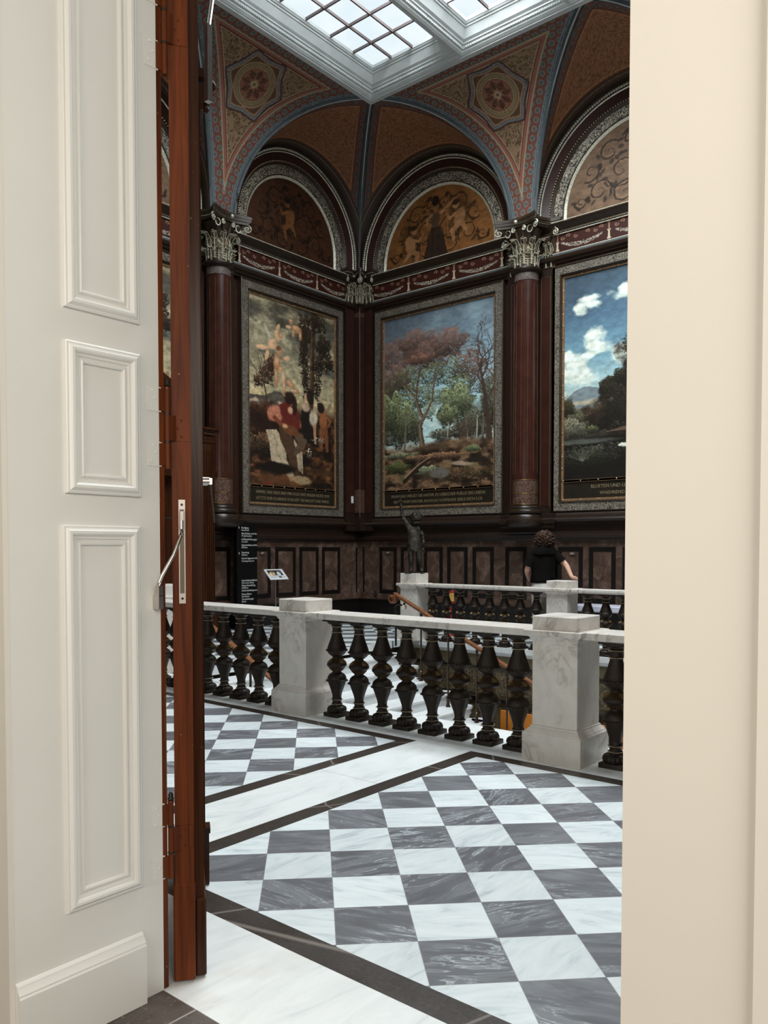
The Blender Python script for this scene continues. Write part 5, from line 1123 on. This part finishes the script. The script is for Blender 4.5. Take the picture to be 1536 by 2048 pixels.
for k in range(4): hm.tube([fig(0.165, 0.04-0.016*k, 0.42), fig(0.178, 0.042-0.016*k, 0.385), fig(0.168, 0.05-0.016*k, 0.355)], [0.010, 0.009, 0.006], 6)
hm.tube([fig(0.165,0.05,0.44), fig(0.15,0.065,0.41), fig(0.148,0.065,0.385)], 0.009, 6)
hm.obj('finger', 'statue', stt)
hl = MB().sphere(fig(0.035, 0.01, 0.985), 0.105, 24, 18, (1, 1, 0.97)); hl.lathe([(0.085,0.872),(0.10,0.88),(0.10,0.90),(0.085,0.91)], 20, fig(0.03,0.01,0)[:2]+(0,))
hl.obj('helmet', 'statue', stt)
pr_ = MB()
for a_, b_, z_ in ((-0.055, 0.06, 0.985), (0.03, 0.11, 0.99), (0.13, 0.0, 0.99)):
    c0 = Vector(fig(0.035, 0.01, 0.985)); d = (Vector(fig(a_, b_, z_))-c0).normalized(); u = d.cross(Vector((0,0,1))).normalized(); v = u.cross(d); pr_.tube([c0+d*0.11+(u*math.cos(2*PI*i/16)+v*math.sin(2*PI*i/16))*0.034 for i in range(17)], 0.010, 6); pr_.tube([c0+d*0.09, c0+d*0.118], [0.028, 0.026], 12)
pr_.obj('porthole', 'statue', stt)
sh_ = MB(); rings = []
for z, rx_, ry_ in ((0.40,0.125,0.10),(0.44,0.128,0.105),(0.52,0.118,0.10),(0.62,0.108,0.095),(0.74,0.118,0.09),(0.80,0.11,0.075),(0.835,0.06,0.05)):
    rings.append([fig(rx_*math.cos(2*PI*i/26)*(1+0.05*math.sin(7*i)), ry_*math.sin(2*PI*i/26), z+(0.02*math.sin(i*0.9) if z < 0.42 else 0)) for i in range(26)])
sh_.loft(rings); link('tunic', rough(sh_.mesh('tunic', 'statue'), 0.010, 24, 3), stt)
MB().lathe([(0.19,0),(0.195,0.012),(0.17,0.02),(0.15,0.024)], 28).obj('base_plate', 'statue', stt)
# ------------------------------------------------------------------ person leaning on the rear pier, seen from behind
pe = thing('person', 'person from behind in black short-sleeved top and white trousers, hand on the marble pier', 'person', (11.75, 6.42, 0))
PO = (11.75, 6.42)
def pf_(a, b, z): return fig(a, b, z)                 # a: picture right, b: toward the viewer, local to the person
body = {'pel': pf_(0,0.0,1.02)+((0.155,0.12),), 'wa': pf_(0.0,0,1.20)+((0.125,0.10),), 'ch': pf_(0.01,0,1.42)+((0.155,0.11),), 'nk': pf_(0.015,-0.01,1.60)+(0.06,), 'hd0': pf_(0.02,-0.02,1.69)+(0.075,), 'hd': pf_(0.02,-0.03,1.78)+(0.095,),
 'lsh': pf_(-0.17,0,1.535)+(0.065,), 'lel': pf_(-0.275,0.03,1.22)+(0.046,), 'lwr': pf_(-0.20,-0.17,1.08)+(0.032,), 'lha': pf_(-0.14,-0.22,1.06)+((0.036,0.022),),
 'rsh': pf_(0.185,0.0,1.525)+(0.065,), 'rel': pf_(0.40,0.16,1.325)+(0.047,)}
hand = Vector((11.28-PO[0], 5.575-PO[1], 1.135))
wr = Vector((11.34-PO[0], 5.70-PO[1], 1.155)); body['rel'] = tuple(Vector(pf_(0.36,0.10,1.32)))+(0.046,)
body['rwr'] = tuple(wr)+(0.030,); body['rha'] = tuple(hand)+((0.038,0.020),)
for s_, k in (('l', -1), ('r', 1)):
    body[s_+'hi'] = pf_(0.085*k,0,0.93)+(0.095,); body[s_+'kn'] = pf_(0.09*k,-0.02,0.50)+(0.062,); body[s_+'an'] = pf_(0.095*k,0,0.09)+(0.042,); body[s_+'to'] = pf_(0.11*k,-0.18,0.035)+(0.036,)
ed = [('pel','wa'),('wa','ch'),('ch','nk'),('nk','hd0'),('hd0','hd'),('ch','lsh'),('lsh','lel'),('lel','lwr'),('lwr','lha'),('ch','rsh'),('rsh','rel'),('rel','rwr'),('rwr','rha')]
for s_ in 'lr': ed += [('pel', s_+'hi'), (s_+'hi', s_+'kn'), (s_+'kn', s_+'an'), (s_+'an', s_+'to')]
link('body', skin_mesh('body', body, ed, 'skin', 2), pe)
fm = MB(); dv = Vector((-0.14, -0.36, -0.06)).normalized(); side = dv.cross(Vector((0,0,1))).normalized()
for k, (l, off) in enumerate(((0.075,-0.030),(0.088,-0.010),(0.082,0.010),(0.066,0.029))):
    b0 = hand+side*off+dv*0.025; fm.tube([b0-dv*0.02, b0+dv*l*0.45+Vector((0,0,0.006)), b0+dv*l*0.8+Vector((0,0,-0.012)), b0+dv*l+Vector((0,0,-0.045))], [0.011,0.010,0.009,0.007], 8)
fm.tube([hand-side*0.03-dv*0.03, hand-side*0.055+dv*0.01, hand-side*0.062+dv*0.035+Vector((0,0,-0.012))], [0.012,0.010,0.008], 8)
lh = Vector(pf_(-0.12,-0.24,1.055)); dl = Vector(pf_(0.9,-0.35,-0.1)).normalized(); sl_ = Vector((0,0,1))
for off in (-0.028,-0.009,0.010,0.028): fm.tube([lh+sl_*off, lh+dl*0.05+sl_*off, lh+dl*0.075+sl_*off+Vector((0.01,0.01,-0.015))], [0.010,0.009,0.007], 6)
fm.tube([lh+sl_*0.03, lh+dl*0.02+sl_*0.055], [0.011,0.008], 6)
fm.obj('finger', 'skin', pe)
MB().lathe([(0.034,-0.004),(0.036,0),(0.034,0.004)], 16).obj('bracelet', 'black', pe); pe.children[-1].location = wr+Vector((0.006,0.02,-0.002)); pe.children[-1].rotation_euler = (1.2, 0.25, 0)
def ringf(a, b, z, ra, rb, n=26, fold=0.0, ph=0): return [pf_(a+ra*math.cos(2*PI*i/n)*(1+fold*math.sin(5*2*PI*i/n+ph)), b+rb*math.sin(2*PI*i/n)*(1+fold*math.sin(7*2*PI*i/n+ph)), z) for i in range(n)]
sh_ = MB().loft([ringf(0,0,1.035,0.205,0.155,fold=0.03), ringf(0,0.005,1.06,0.215,0.165,fold=0.03), ringf(0,0,1.16,0.195,0.150,fold=0.02,ph=1), ringf(0,0,1.28,0.19,0.145,fold=0.015), ringf(0.005,0,1.42,0.215,0.145), ringf(0.008,0,1.50,0.225,0.13), ringf(0.01,0,1.56,0.19,0.11), ringf(0.012,0,1.60,0.12,0.085), ringf(0.014,0,1.63,0.075,0.07)])
def sleeve(mb, p0, p1, r0, r1): mb.tube([p0, Vector(p0).lerp(Vector(p1), 0.35), Vector(p0).lerp(Vector(p1), 0.75), p1], [r0*0.85, r0, r1, r1*1.03], 16)
sleeve(sh_, pf_(-0.14,0,1.54), pf_(-0.245,0.02,1.29), 0.085, 0.082); sleeve(sh_, pf_(0.15,0,1.535), pf_(0.295,0.06,1.375), 0.085, 0.080)
link('top', rough(sh_.mesh('top', 'tshirt'), 0.008, 9), pe)
sw = MB().loft([ringf(0.01,0.0,1.50,0.225,0.165,fold=0.03), ringf(0.01,0.01,1.56,0.215,0.16,fold=0.03), ringf(0.012,0.01,1.61,0.165,0.135,fold=0.04), ringf(0.014,0.01,1.655,0.12,0.11,fold=0.04), ringf(0.014,0.01,1.665,0.095,0.09)])
sw.tube([pf_(0.17,-0.08,1.50), pf_(0.22,-0.12,1.30), pf_(0.225,-0.12,1.08)], [0.05,0.045,0.04], 10)
link('sweater', rough(sw.mesh('sweater', 'tshirt'), 0.012, 10, 4), pe)
tr = MB().loft([ringf(0,0,1.075,0.165,0.125), ringf(0,0.01,1.0,0.19,0.15), ringf(0,0.01,0.90,0.195,0.15), ringf(0,0,0.80,0.18,0.13)])
for k in (-1, 1): tr.tube([pf_(0.085*k,0,0.86), pf_(0.09*k,-0.01,0.5), pf_(0.095*k,0,0.10)], [0.105,0.085,0.085], 16)
tr.obj('trousers', 'trousers', pe)
hr = MB().sphere(pf_(0.02,-0.005,1.755), 0.15, 34, 26, (1.0, 1.0, 0.92)); hme = hr.mesh('hair', 'hair')
from mathutils import noise as NZ
for v in hme.vertices:
    p = v.co*22; k = NZ.noise(p)*0.030+NZ.noise(p*2.3)*0.022; v.co += v.normal*k
    f = Vector(pf_(0,-1,0)); rel = v.co-Vector(pf_(0.02,-0.01,1.755))
    if rel.dot(f) > 0.07: v.co -= f*(rel.dot(f)-0.07)
ho = link('hair', hme, pe)
cu = MB(); rng_ = random.Random(4)
for i in range(170):                                  # loose curls
    th, ph = rng_.uniform(0, 2*PI), rng_.uniform(0.15, 2.5); n_ = Vector((math.sin(ph)*math.cos(th), math.sin(ph)*math.sin(th), math.cos(ph)*0.92))
    if n_.dot(Vector(pf_(0,-1,0))) > 0.55: continue
    b0 = Vector(pf_(0.02,-0.005,1.755))+n_*0.147; q = []
    for j in range(9): t_ = j/8; q.append(b0+Vector((0.018*math.cos(j*1.3+i), 0.018*math.sin(j*1.3+i), -0.075*t_))+n_*0.016*math.sin(t_*PI))
    cu.tube(q, [0.009]*7+[0.006,0.003], 5)
cu.obj('curl', 'hair', ho)['kind'] = 'stuff'
fc = MB(); h0 = Vector(pf_(0.02,-0.05,1.76)); fw = Vector(pf_(0,-1,0)); rt = Vector(pf_(1,0,0))
fc.sphere(h0+fw*0.035, 0.093, 20, 16, (1,1,1.2)); fc.tube([h0+fw*0.12+Vector((0,0,0.02)), h0+fw*0.148+Vector((0,0,-0.02)), h0+fw*0.125+Vector((0,0,-0.03))], [0.010,0.015,0.010], 8)
for k in (-1, 1): fc.sphere(h0+rt*0.10*k+Vector((0,0,-0.01)), 0.025, 8, 6, (0.6,0.6,1.2))
fo = fc.obj('head', 'skin', pe)
ey = MB(); [ey.sphere(h0+fw*0.118+rt*0.034*k+Vector((0,0,0.022)), 0.012, 8, 6) for k in (-1, 1)]; ey.obj('eye', 'white', fo)
lp = MB(); lp.tube([h0+fw*0.118-rt*0.025+Vector((0,0,-0.058)), h0+fw*0.128+Vector((0,0,-0.058)), h0+fw*0.118+rt*0.025+Vector((0,0,-0.058))], [0.004,0.008,0.004], 6); lp.obj('mouth', 'redtag', fo)
bag = thing('bag', 'dark olive cloth bag by the person, seen through the far balusters', 'bag', (11.6, 6.32, 0.0)); rings = [[fig(a*r, b*r*0.5-0.02, z) for a, b in [(math.cos(2*PI*i/20)*0.15, math.sin(2*PI*i/20)*0.16) for i in range(20)]] for z, r in ((0.0,0.9),(0.06,1.05),(0.35,1.05),(0.62,0.9),(0.72,0.7))]
b_ = MB().loft(rings); link('body', rough(b_.mesh('body', 'olive'), 0.012, 8), bag); MB().tube([fig(-0.09,-0.02,0.70), fig(-0.06,-0.02,0.86), fig(0.06,-0.02,0.86), fig(0.09,-0.02,0.70)], 0.012, 6).obj('strap', 'olive', bag)
M['muntin2'] = plain('grey_plate_print', (0.30, 0.29, 0.30, 1), 0.4)
M['bench_pad'] = plain('pale_lavender_leather', (0.52, 0.52, 0.60, 1), 0.5)
M['plate_metal'] = plain('satin_steel_plate', (0.62, 0.56, 0.52, 1), 0.4, 0.5, 0.04, 20)
M['sign_white'] = plain('white_sign_letter', (0.75, 0.75, 0.73, 1), 0.5, var=0.02)
# ------------------------------------------------------------------ gallery doorway: near wall, reveal, jamb
XN, XD, YL, YR = 1.128, 1.672, 2.44, 0.482
struct(MB().box(XN+0.004, XD+0.001, YL+0.001, 6.5, -0.1, 5.2).box(XD, 1.75, YL+0.10, 6.5, -0.1, 5.2).obj('wall_front', 'reveal', None, 0))
struct(MB().box(XN-0.012, XN+0.004, YL-0.0, 6.5, -0.02, 5.2).box(XN, XN+0.06, -3.5, YR, -0.02, 5.2).box(XN+0.06, 1.75, -3.5, YR-0.05, -0.02, 5.2).box(XN-0.012, XN, -3.5, 0.294, -0.02, 5.2).box(XN, 1.75, YR-0.05, YL+0.1, 4.6, 5.2).obj('wall_front', 'gallery_wall', None, 0))
struct(MB().box(1.72, 1.76, -5, -3.4, 0, 12).box(1.70, 1.76, -5, 12.6, 5.1, 12).box(1.72, 1.76, 6.4, 12.6, 0, 12).obj('wall_front', 'brown_flat', None, 0))
struct(MB().box(-3.0, -2.9, -3.5, 6.5, -0.1, 5.2).box(-2.9, 1.1, 6.4, 6.5, -0.1, 5.2).box(-2.9, 1.1, -3.6, -3.5, -0.1, 5.2).box(-2.9, 1.1, -3.5, 6.5, 5.1, 5.2).obj('wall_gallery', 'gallery_wall', None, 0))
# raised panel mouldings on the white reveal
def panel_mould(x0, x1, z0, z1):
    pr = [(0.0,0.0),(0.0,0.010),(0.005,0.013),(0.010,0.013),(0.013,0.017),(0.020,0.0215),(0.028,0.0215),(0.034,0.017),(0.037,0.011),(0.045,0.009),(0.048,0.004),(0.052,0.004),(0.055,0.008),(0.060,0.010),(0.065,0.008),(0.068,0.001),(0.068,-0.01),(0.0,-0.01)]
    rings = []
    for e, d in pr: rings.append([(x0+e, YL-d, z0+e), (x1-e, YL-d, z0+e), (x1-e, YL-d, z1-e), (x0+e, YL-d, z1-e)])
    rings.append(rings[0]); m = MB(); m.loft(rings, False, True); trim(m, 'reveal', smooth=25)
panel_mould(1.318, 1.592, 1.778, 2.268); panel_mould(1.302, 1.586, 0.410, 1.676); panel_mould(1.318, 1.592, 2.372, 4.4)
b = xsweep(MB(), [(0,0),(0.030,0),(0.030,0.205),(0.026,0.211),(0.026,0.216),(0.022,0.222),(0.014,0.232),(0.012,0.240),(0.006,0.246),(0,0.248)], XN+0.006, 1.583)
struct(b.obj('baseboard_left', 'reveal', None, 25), (0, YL, 0), 0)
# brown frame edge of the door opening
fr = MB().box(XD+0.001, XD+0.022, YL+0.002, YL+0.10, 0, 4.6); trim(fr, 'door_wood', smooth=0)
# door leaf standing open into the hall
HX, HY = 1.7495, 2.417
dd = Vector((0.588, 0.809, 0)); LA = math.atan2(dd.y, dd.x)
dl_ = thing('door_leaf', 'tall varnished brown wooden door leaf seen edge-on, standing open into the hall', 'door', (HX, HY, 0), LA)
# local: x along the leaf, y to its left; the right face looks at the passage
MB().loft([[(0, -0.034, 0.012), (0, 0.034, 0.012), (0.93, 0.034, 0.012), (0.93, -0.034, 0.012)], [(0, -0.034, 3.86), (0, 0.034, 3.86), (0.93, 0.034, 3.86), (0.93, -0.034, 3.86)]]).obj('leaf_board', 'door_wood', dl_, 0)
MB().box(0.030, 0.93, -0.070, -0.034, 0.02, 3.86).obj('face_moulding', 'door_dark', dl_, 0)
MB().cbox(-0.004, 0.84, -0.037, 0.041, 0.012, 0.37, 0.006).obj('kick_plinth', 'door_wood', dl_, 0); MB().cbox(0.018, 0.84, -0.077, -0.037, 0.012, 0.30, 0.006).obj('kick_plinth', 'door_dark', dl_, 0)
ps = MB().box(0.86, 0.925, -0.095, -0.066, 0.27, 3.62).box(0.85, 0.935, -0.112, -0.06, 0.005, 0.26).box(0.847, 0.938, -0.118, -0.06, 0.25, 0.275)
ps.box(0.85, 0.93, -0.11, -0.06, 3.62, 3.66).box(0.86, 0.925, -0.125, -0.06, 3.66, 3.74).box(0.84, 0.94, -0.15, -0.06, 3.76, 3.80)
for i, z in enumerate((3.64, 3.68, 3.72, 3.75)): ps.sphere((0.89, -0.118-0.008*i, z), 0.018+0.003*i, 8, 6)
ps.obj('astragal', 'door_dark', dl_, 30)
hd = MB().tube([(0.885, -0.09, 1.915), (0.885, -0.125, 1.915)], 0.02, 12); hd.loft([[(0.885-a, -0.122-b_, z) for a, b_ in ((0.012,0),(0.012,0.016),(-0.012,0.016),(-0.012,0))] for z in (1.93, 1.90)]); hd.tube([(0.885, -0.125, 1.92), (0.885, -0.132, 1.85), (0.885, -0.145, 1.72)], [0.013, 0.009, 0.008], 8)
hd.obj('handle', 'chrome', dl_)
# cable loop between frame and leaf
E_ = thing('cable_loop', 'bent metal cable tube linking the white reveal to the open door leaf', 'cable', (HX, HY, 0), LA)
MB().box(-0.0035, 0.001, -0.0115, 0.0115, 1.40, 1.775).obj('edge_plate', 'plate_metal', E_, 0); MB().box(-0.0045, -0.003, -0.0078, 0.0078, 1.437, 1.740).obj('channel', 'mirror_metal', E_, 0)
for z in (1.418, 1.757): g = MB().lathe([(0.0045, -0.001), (0.0045, 0.001)], 10).obj('screw', 'black', E_); g.location = (-0.005, 0, z); g.rotation_euler = (0, PI/2, 0)
MB().cbox(-0.016, -0.004, -0.0085, 0.0085, 1.665, 1.735, 0.002).obj('ferrule', 'chrome', E_, 0)
inv = Matrix.Rotation(-LA, 4, 'Z')
def to_leaf(x, y, z): v = inv @ Vector((x-HX, y-HY, 0)); return (v.x, v.y, z)
hp = Vector((HX, HY, 0))+Matrix.Rotation(LA, 3, 'Z') @ Vector((-0.012, 0, 0))
ctrl = [(hp.x, hp.y, 1.70), (hp.x, hp.y, 1.668), (hp.x-0.008, hp.y-0.004, 1.645), (hp.x-0.020, hp.y-0.007, 1.622), (1.700, 2.400, 1.575), (1.672, 2.404, 1.530), (1.658, 2.410, 1.500), (1.651, 2.414, 1.478), (1.650, 2.415, 1.455)]
MB().tube([to_leaf(*c_) for c_ in ctrl], 0.0066, 12).obj('tube', 'chrome', E_)
g = MB().box(1.650-0.0085, 1.650+0.0085, 2.404, 2.425, 1.432, 1.468).box(1.650-0.009, 1.650+0.009, 2.404, 2.4395, 1.385, 1.434); g.v = [to_leaf(*v) for v in g.v]; g.obj('end_bracket', 'chrome', E_, 0)
# hinges
def hinge(z0, z1, label):
    t = bpy.data.objects.new('hinge', None); COL.objects.link(t); t.parent = dl_; t.location = to_leaf(1.706, 2.437, z0); t.rotation_euler = (0, 0, -LA); t['label'] = label
    h = z1-z0; a, b_ = 0.33*h, 0.67*h
    MB().lathe([(0.0105, 0), (0.0105, a-0.002)], 14).obj('knuckle', 'door_wood', t); MB().lathe([(0.0105, b_+0.002), (0.0105, h)], 14).obj('knuckle', 'door_wood', t); MB().lathe([(0.011, a), (0.011, b_)], 14).obj('knuckle', 'door_wood', t)
    MB().lathe([(0.012, a-0.004), (0.012, a+0.004)], 14).lathe([(0.012, b_-0.004), (0.012, b_+0.004)], 14).lathe([(0.006, h), (0.012, h+0.006), (0.008, h+0.014), (0.009, h+0.022), (0.004, h+0.03)], 12).obj('finial', 'bronze', t)
    for za, zb in ((0.005, a-0.004), (b_+0.004, h-0.005)):
        MB().box(-0.036, 0, -0.001, 0.003, za+0.004, zb-0.004).obj('strap', 'door_wood', t, 0)
        g = MB().box(-0.080, -0.026, 0.0005, 0.006, za, zb)
        for k in (0.2, 0.55, 0.85): g.sphere((-0.055+0.012*((k*10) % 2-1), 0.0008, za+(zb-za)*k), 0.0045, 6, 4)
        g.obj('painted_strap', 'reveal', t, 20)
    MB().box(0.004, 0.030, -0.012, -0.008, a+0.004, b_-0.004).obj('strap', 'door_wood', t, 20)
    g = MB().box(-0.0025, 0.0, 0.030-0.062, 0.030, z0+a+0.004, z0+b_-0.004)
    for k in (0.2, 0.5, 0.8): g.sphere((-0.002, 0.012*((k*10) % 2), z0+a+(b_-a)*k), 0.005, 6, 4)
    g.obj('hinge_plate', 'door_wood', dl_, 20)
hinge(0.40, 0.685, 'lowest hinge, near the floor'); hinge(1.885, 2.175, 'middle hinge above the cable tube'); hinge(3.268, 3.60, 'topmost hinge')
# stay arm near the top of the leaf
sa = thing('door_stay', 'thin grey door stay arm beside the leaf at the top of the picture', 'door closer', (2.20, 2.86, 3.80))
MB().tube([(-0.02, -0.06, 0.0), (0.16, 0.08, 0.55)], 0.009, 8).obj('arm', 'chrome', sa); MB().box(-0.035, -0.01, -0.075, -0.05, -0.30, 0.02).obj('bracket', 'chrome', sa, 0)
# ------------------------------------------------------------------ carved wooden doorcase on the left wall, mostly behind the door
pc = thing('doorcase', 'dark carved wooden doorcase on the left wall, behind the open door leaf', 'doorcase', (7.7, 12.55, 0))
MB().box(1.45, 1.72, -0.55, -0.30, 0.3, 3.55).obj('pilaster', 'door_dark', pc, 0); MB().box(1.42, 1.75, -0.58, -0.30, 0, 0.34).obj('plinth', 'door_dark', pc, 0)
g = MB(); [g.box(1.49+0.05*i, 1.51+0.05*i, -0.565, -0.55, 0.45, 3.4) for i in range(5)]; g.obj('fluting', 'door_dark', pc, 0)
g = MB().box(1.45, 1.72, -0.57, -0.3, 3.55, 3.66)
for i in range(6): g.sphere((1.47+0.045*i, -0.58, 3.70), 0.03, 8, 6); g.sphere((1.47+0.045*i, -0.57, 3.61), 0.018, 6, 5)
g.obj('pilaster_capital', 'door_dark', pc)
MB().box(1.40, 1.78, -0.60, -0.29, 3.74, 3.78).box(1.38, 1.80, -0.63, -0.29, 3.78, 3.82).obj('cornice', 'door_dark', pc, 0)
MB().box(-1.45, 1.45, -0.40, 0, 2.9, 4.3).box(-1.5, 1.5, -0.45, 0, 4.2, 4.28).obj('overdoor', 'door_dark', pc, 0)
MB().loft([[(-1.5, y, 4.28), (1.5, y, 4.28), (0.2, y, 5.0), (-0.2, y, 5.0)] for y in (-0.42, 0)]).obj('pediment', 'door_dark', pc, 0)
MB().box(-1.45, 0, -0.2, -0.1, 0, 2.9).box(0, 1.45, -0.2, -0.1, 0, 2.9).obj('door_wing', 'door_dark', pc, 0)
g = MB().box(1.30, 1.36, -0.28, -0.22, 1.90, 1.98).tube([(1.33, -0.3, 1.95), (1.34, -0.33, 1.8)], 0.012, 6); g.obj('lock', 'chrome', pc, 0)
# ------------------------------------------------------------------ sign pillar
tp = thing('sign_pillar', 'tall black wayfinding pillar with white lettering by the left wall', 'sign', (10.34, 12.22, 0), 0)
MB().cbox(-0.255, 0.255, -0.06, 0.06, 0, 2.08, 0.004).obj('panel', 'totem', tp)
def tl(body, x, z, s=0.052, bold=0.0):
    me = text_mesh('lettering', body, s, 'sign_white', 0.0008+bold, 'LEFT', 0.9); o = link('lettering', me, tp); o.rotation_euler = (PI/2, 0, 0); o.location = (x, -0.0625, z)
    w_ = max(v.co.x for v in me.vertices) if len(me.vertices) else 0.1
    o.scale = (min(0.9, (0.245-x)/max(w_, 0.01)), 1, 1)
z = 1.985
for a_, b_ in (('Rundgang', 'Round tour'), ('Alte Meister und das', '19. Jahrhundert'), ('Im Blickpunkt Raum gegen', '1st room'), ('Gegenwartskunst und die', 'Moderne')):
    tl(a_, -0.15, z); tl(b_, -0.15, z-0.045, 0.046); z -= 0.113
tl('Sammlung', -0.15, 1.50); tl('Galleries', -0.15, 1.455, 0.046); tl('Kunst der Gegenwart im UG', -0.15, 1.385); tl('Contemporary Art', -0.15, 1.335, 0.046)
z = 0.95
for a_, b_ in (('Kupferstichkabinett Bibliothek', 'Print room, library'), ('Haupt-Ausstellung', 'Exhibition'), ('Sonderausstellungsraum', ''), ('Neues Bistro', 'New Bistro'), ('Veranstaltungen', 'Events')):
    tl(a_, -0.15, z); tl(b_, -0.15, z-0.045, 0.046) if b_ else None; z -= 0.098 if b_ else 0.072
tl('III II I 0 -1 WC', -0.15, 0.40, 0.06); tl('Museumsladen', -0.15, 0.30, 0.046)
g = MB()
for zz in (2.0, 1.5, 0.31): g.box(-0.213, -0.205, -0.0635, -0.06, zz-0.02, zz+0.025).box(-0.222, -0.196, -0.0635, -0.06, zz+0.0, zz+0.009)
g.box(-0.225, -0.195, -0.0635, -0.06, 0.415, 0.423); g.box(-0.205, -0.197, -0.0635, -0.06, 0.405, 0.433); g.box(-0.15, -0.118, -0.0635, -0.06, 0.475, 0.505); g.obj('arrow', 'sign_white', tp, 0)
# label stand
ls = thing('label_stand', 'slim stand with a tilted white picture label, in front of the left wall', 'info stand', (10.98, 12.05, 0), -0.05)
MB().lathe([(0.13,0),(0.13,0.01),(0.02,0.014)], 24).obj('base', 'chrome', ls); MB().lathe([(0.014,0.01),(0.014,1.06)], 10).obj('pole', 'chrome', ls)
pnl = MB().cbox(-0.235, 0.235, -0.15, 0.15, -0.008, 0.008, 0.003).obj('panel', 'white', ls); pnl.location = (0, -0.02, 1.07); pnl.rotation_euler = (math.radians(42), 0, math.radians(0))
c = Cv(72, 34, (52, 46, 44)); c.ell(0.28,0.62,0.2,0.32,(206,176,130),0.4); c.ell(0.12,0.8,0.12,0.2,(226,206,170),0.4); c.ell(0.30,0.5,0.05,0.1,(60,40,30),0.4); c.ell(0.72,0.72,0.14,0.3,(206,214,220),0.3); c.ell(0.72,0.4,0.07,0.15,(190,196,204),0.3); c.ell(0.9,0.3,0.05,0.2,(120,120,110),0.4)
U, V = np.meshgrid(np.linspace(-0.19, 0.17, 72), np.linspace(0.115, -0.035, 34)); o = link('picture', grid_mesh('picture', np.stack([U, V, np.full_like(U, 0.0095)], -1), c.lin(1.0)), pnl)
MB().box(0.02, 0.09, -0.11, -0.05, 0.008, 0.0095).obj('thumbnail', 'muntin', pnl, 0)
tx = text_mesh('lettering', 'Das Tier in der Kunst\nAnimals in art', 0.026, 'muntin', 0.0006, 'LEFT'); o = link('lettering', tx, pnl); o.location = (-0.19, -0.075, 0.0085)
tx = text_mesh('lettering', 'Bitte nicht\nberuehren', 0.024, 'muntin', 0.0006, 'LEFT'); o = link('lettering', tx, pnl); o.location = (0.105, -0.075, 0.0085)
# bench
bn = thing('bench', 'pale round-ended bench by the back wall, seen through the far balusters', 'bench', (13.5, 5.9, 0))
def cap_ring(z, e): return [((0.22+e)*math.cos(a), (0.55 if math.sin(a) > 0 else -0.55)+(0.22+e)*math.sin(a), z) for a in [2*PI*i/32 for i in range(32)]]
MB().loft([cap_ring(0.46, 0), cap_ring(0.48, 0.02), cap_ring(0.56, 0.02), cap_ring(0.58, 0)]).obj('seat', 'bench_pad', bn); MB().loft([cap_ring(0, -0.06), cap_ring(0.46, -0.05)]).obj('base', 'black', bn)
# red marked post behind the rear balustrade
rp = thing('marker_post', 'slim red post with a yellow and red tag behind the far balusters', 'post', (12.0, 8.44, 0)); MB().lathe([(0.10,0),(0.10,0.012),(0.014,0.02),(0.014,0.60)], 16).obj('pole', 'redtag', rp); MB().cbox(-0.02, 0.02, -0.045, 0.035, 0.58, 0.83, 0.004).obj('tag', 'redtag', rp); MB().box(-0.024, -0.018, -0.032, 0.02, 0.63, 0.78).box(-0.035, 0.028, -0.047, -0.043, 0.63, 0.78).obj('print', 'yellow', rp, 0)
# small wall things
cs = thing('climate_sensor', 'small white sensor box on the dark corner pilaster', 'sensor', (13.73, 12.46, 2.64)); MB().cbox(-0.032, 0.032, -0.03, 0, 0, 0.16, 0.006).obj('housing', 'white', cs); MB().box(-0.012, 0.012, -0.032, -0.03, 0.03, 0.036).box(-0.018, 0.018, -0.032, -0.03, 0.12, 0.128).obj('vent', 'muntin', cs, 0)
def plate(loc, rz, label): t = thing('panel_plate', label, 'plate', loc, rz, 'small metal plates on the dado'); MB().box(-0.07, 0.07, -0.012, 0, -0.035, 0.035).obj('plate', 'dado', t, 0); MB().box(-0.04, 0.04, -0.014, -0.012, -0.012, 0.014).obj('engraving', 'muntin2', t, 0)
plate((11.03, 12.515, 1.50), 0, 'small grey plate on the brown dado just right of the black sign pillar'); plate((14.045, 7.055, 1.50), RZB, 'small grey plate on the brown dado right of the person'); plate((14.045, 11.63, 1.50), RZB, 'small grey plate on the brown dado left of the statue')
so = thing('wall_socket', 'black double socket low on the dado left of the statue pier', 'socket', (14.045, 12.0, 0.50), RZB); MB().cbox(-0.035, 0.035, -0.02, 0, 0, 0.13, 0.004).obj('housing', 'black', so); MB().sphere((0, -0.02, 0.035), 0.008, 6, 4).sphere((0, -0.02, 0.09), 0.008, 6, 4).obj('outlet', 'muntin2', so)
# ------------------------------------------------------------------ scale everything from working units to metres
seen = set()
for o in list(bpy.data.objects):
    o.location = o.location*K
    if o.type == 'MESH' and o.data.name not in seen:
        seen.add(o.data.name); o.data.transform(Matrix.Scale(K, 4)); o.data.update()
    elif o.type == 'LIGHT': o.data.size *= K; o.data.size_y *= K; o.data.energy *= K*K
for o in [o for o in bpy.data.objects if o.get('label') == '']: bpy.data.objects.remove(o)
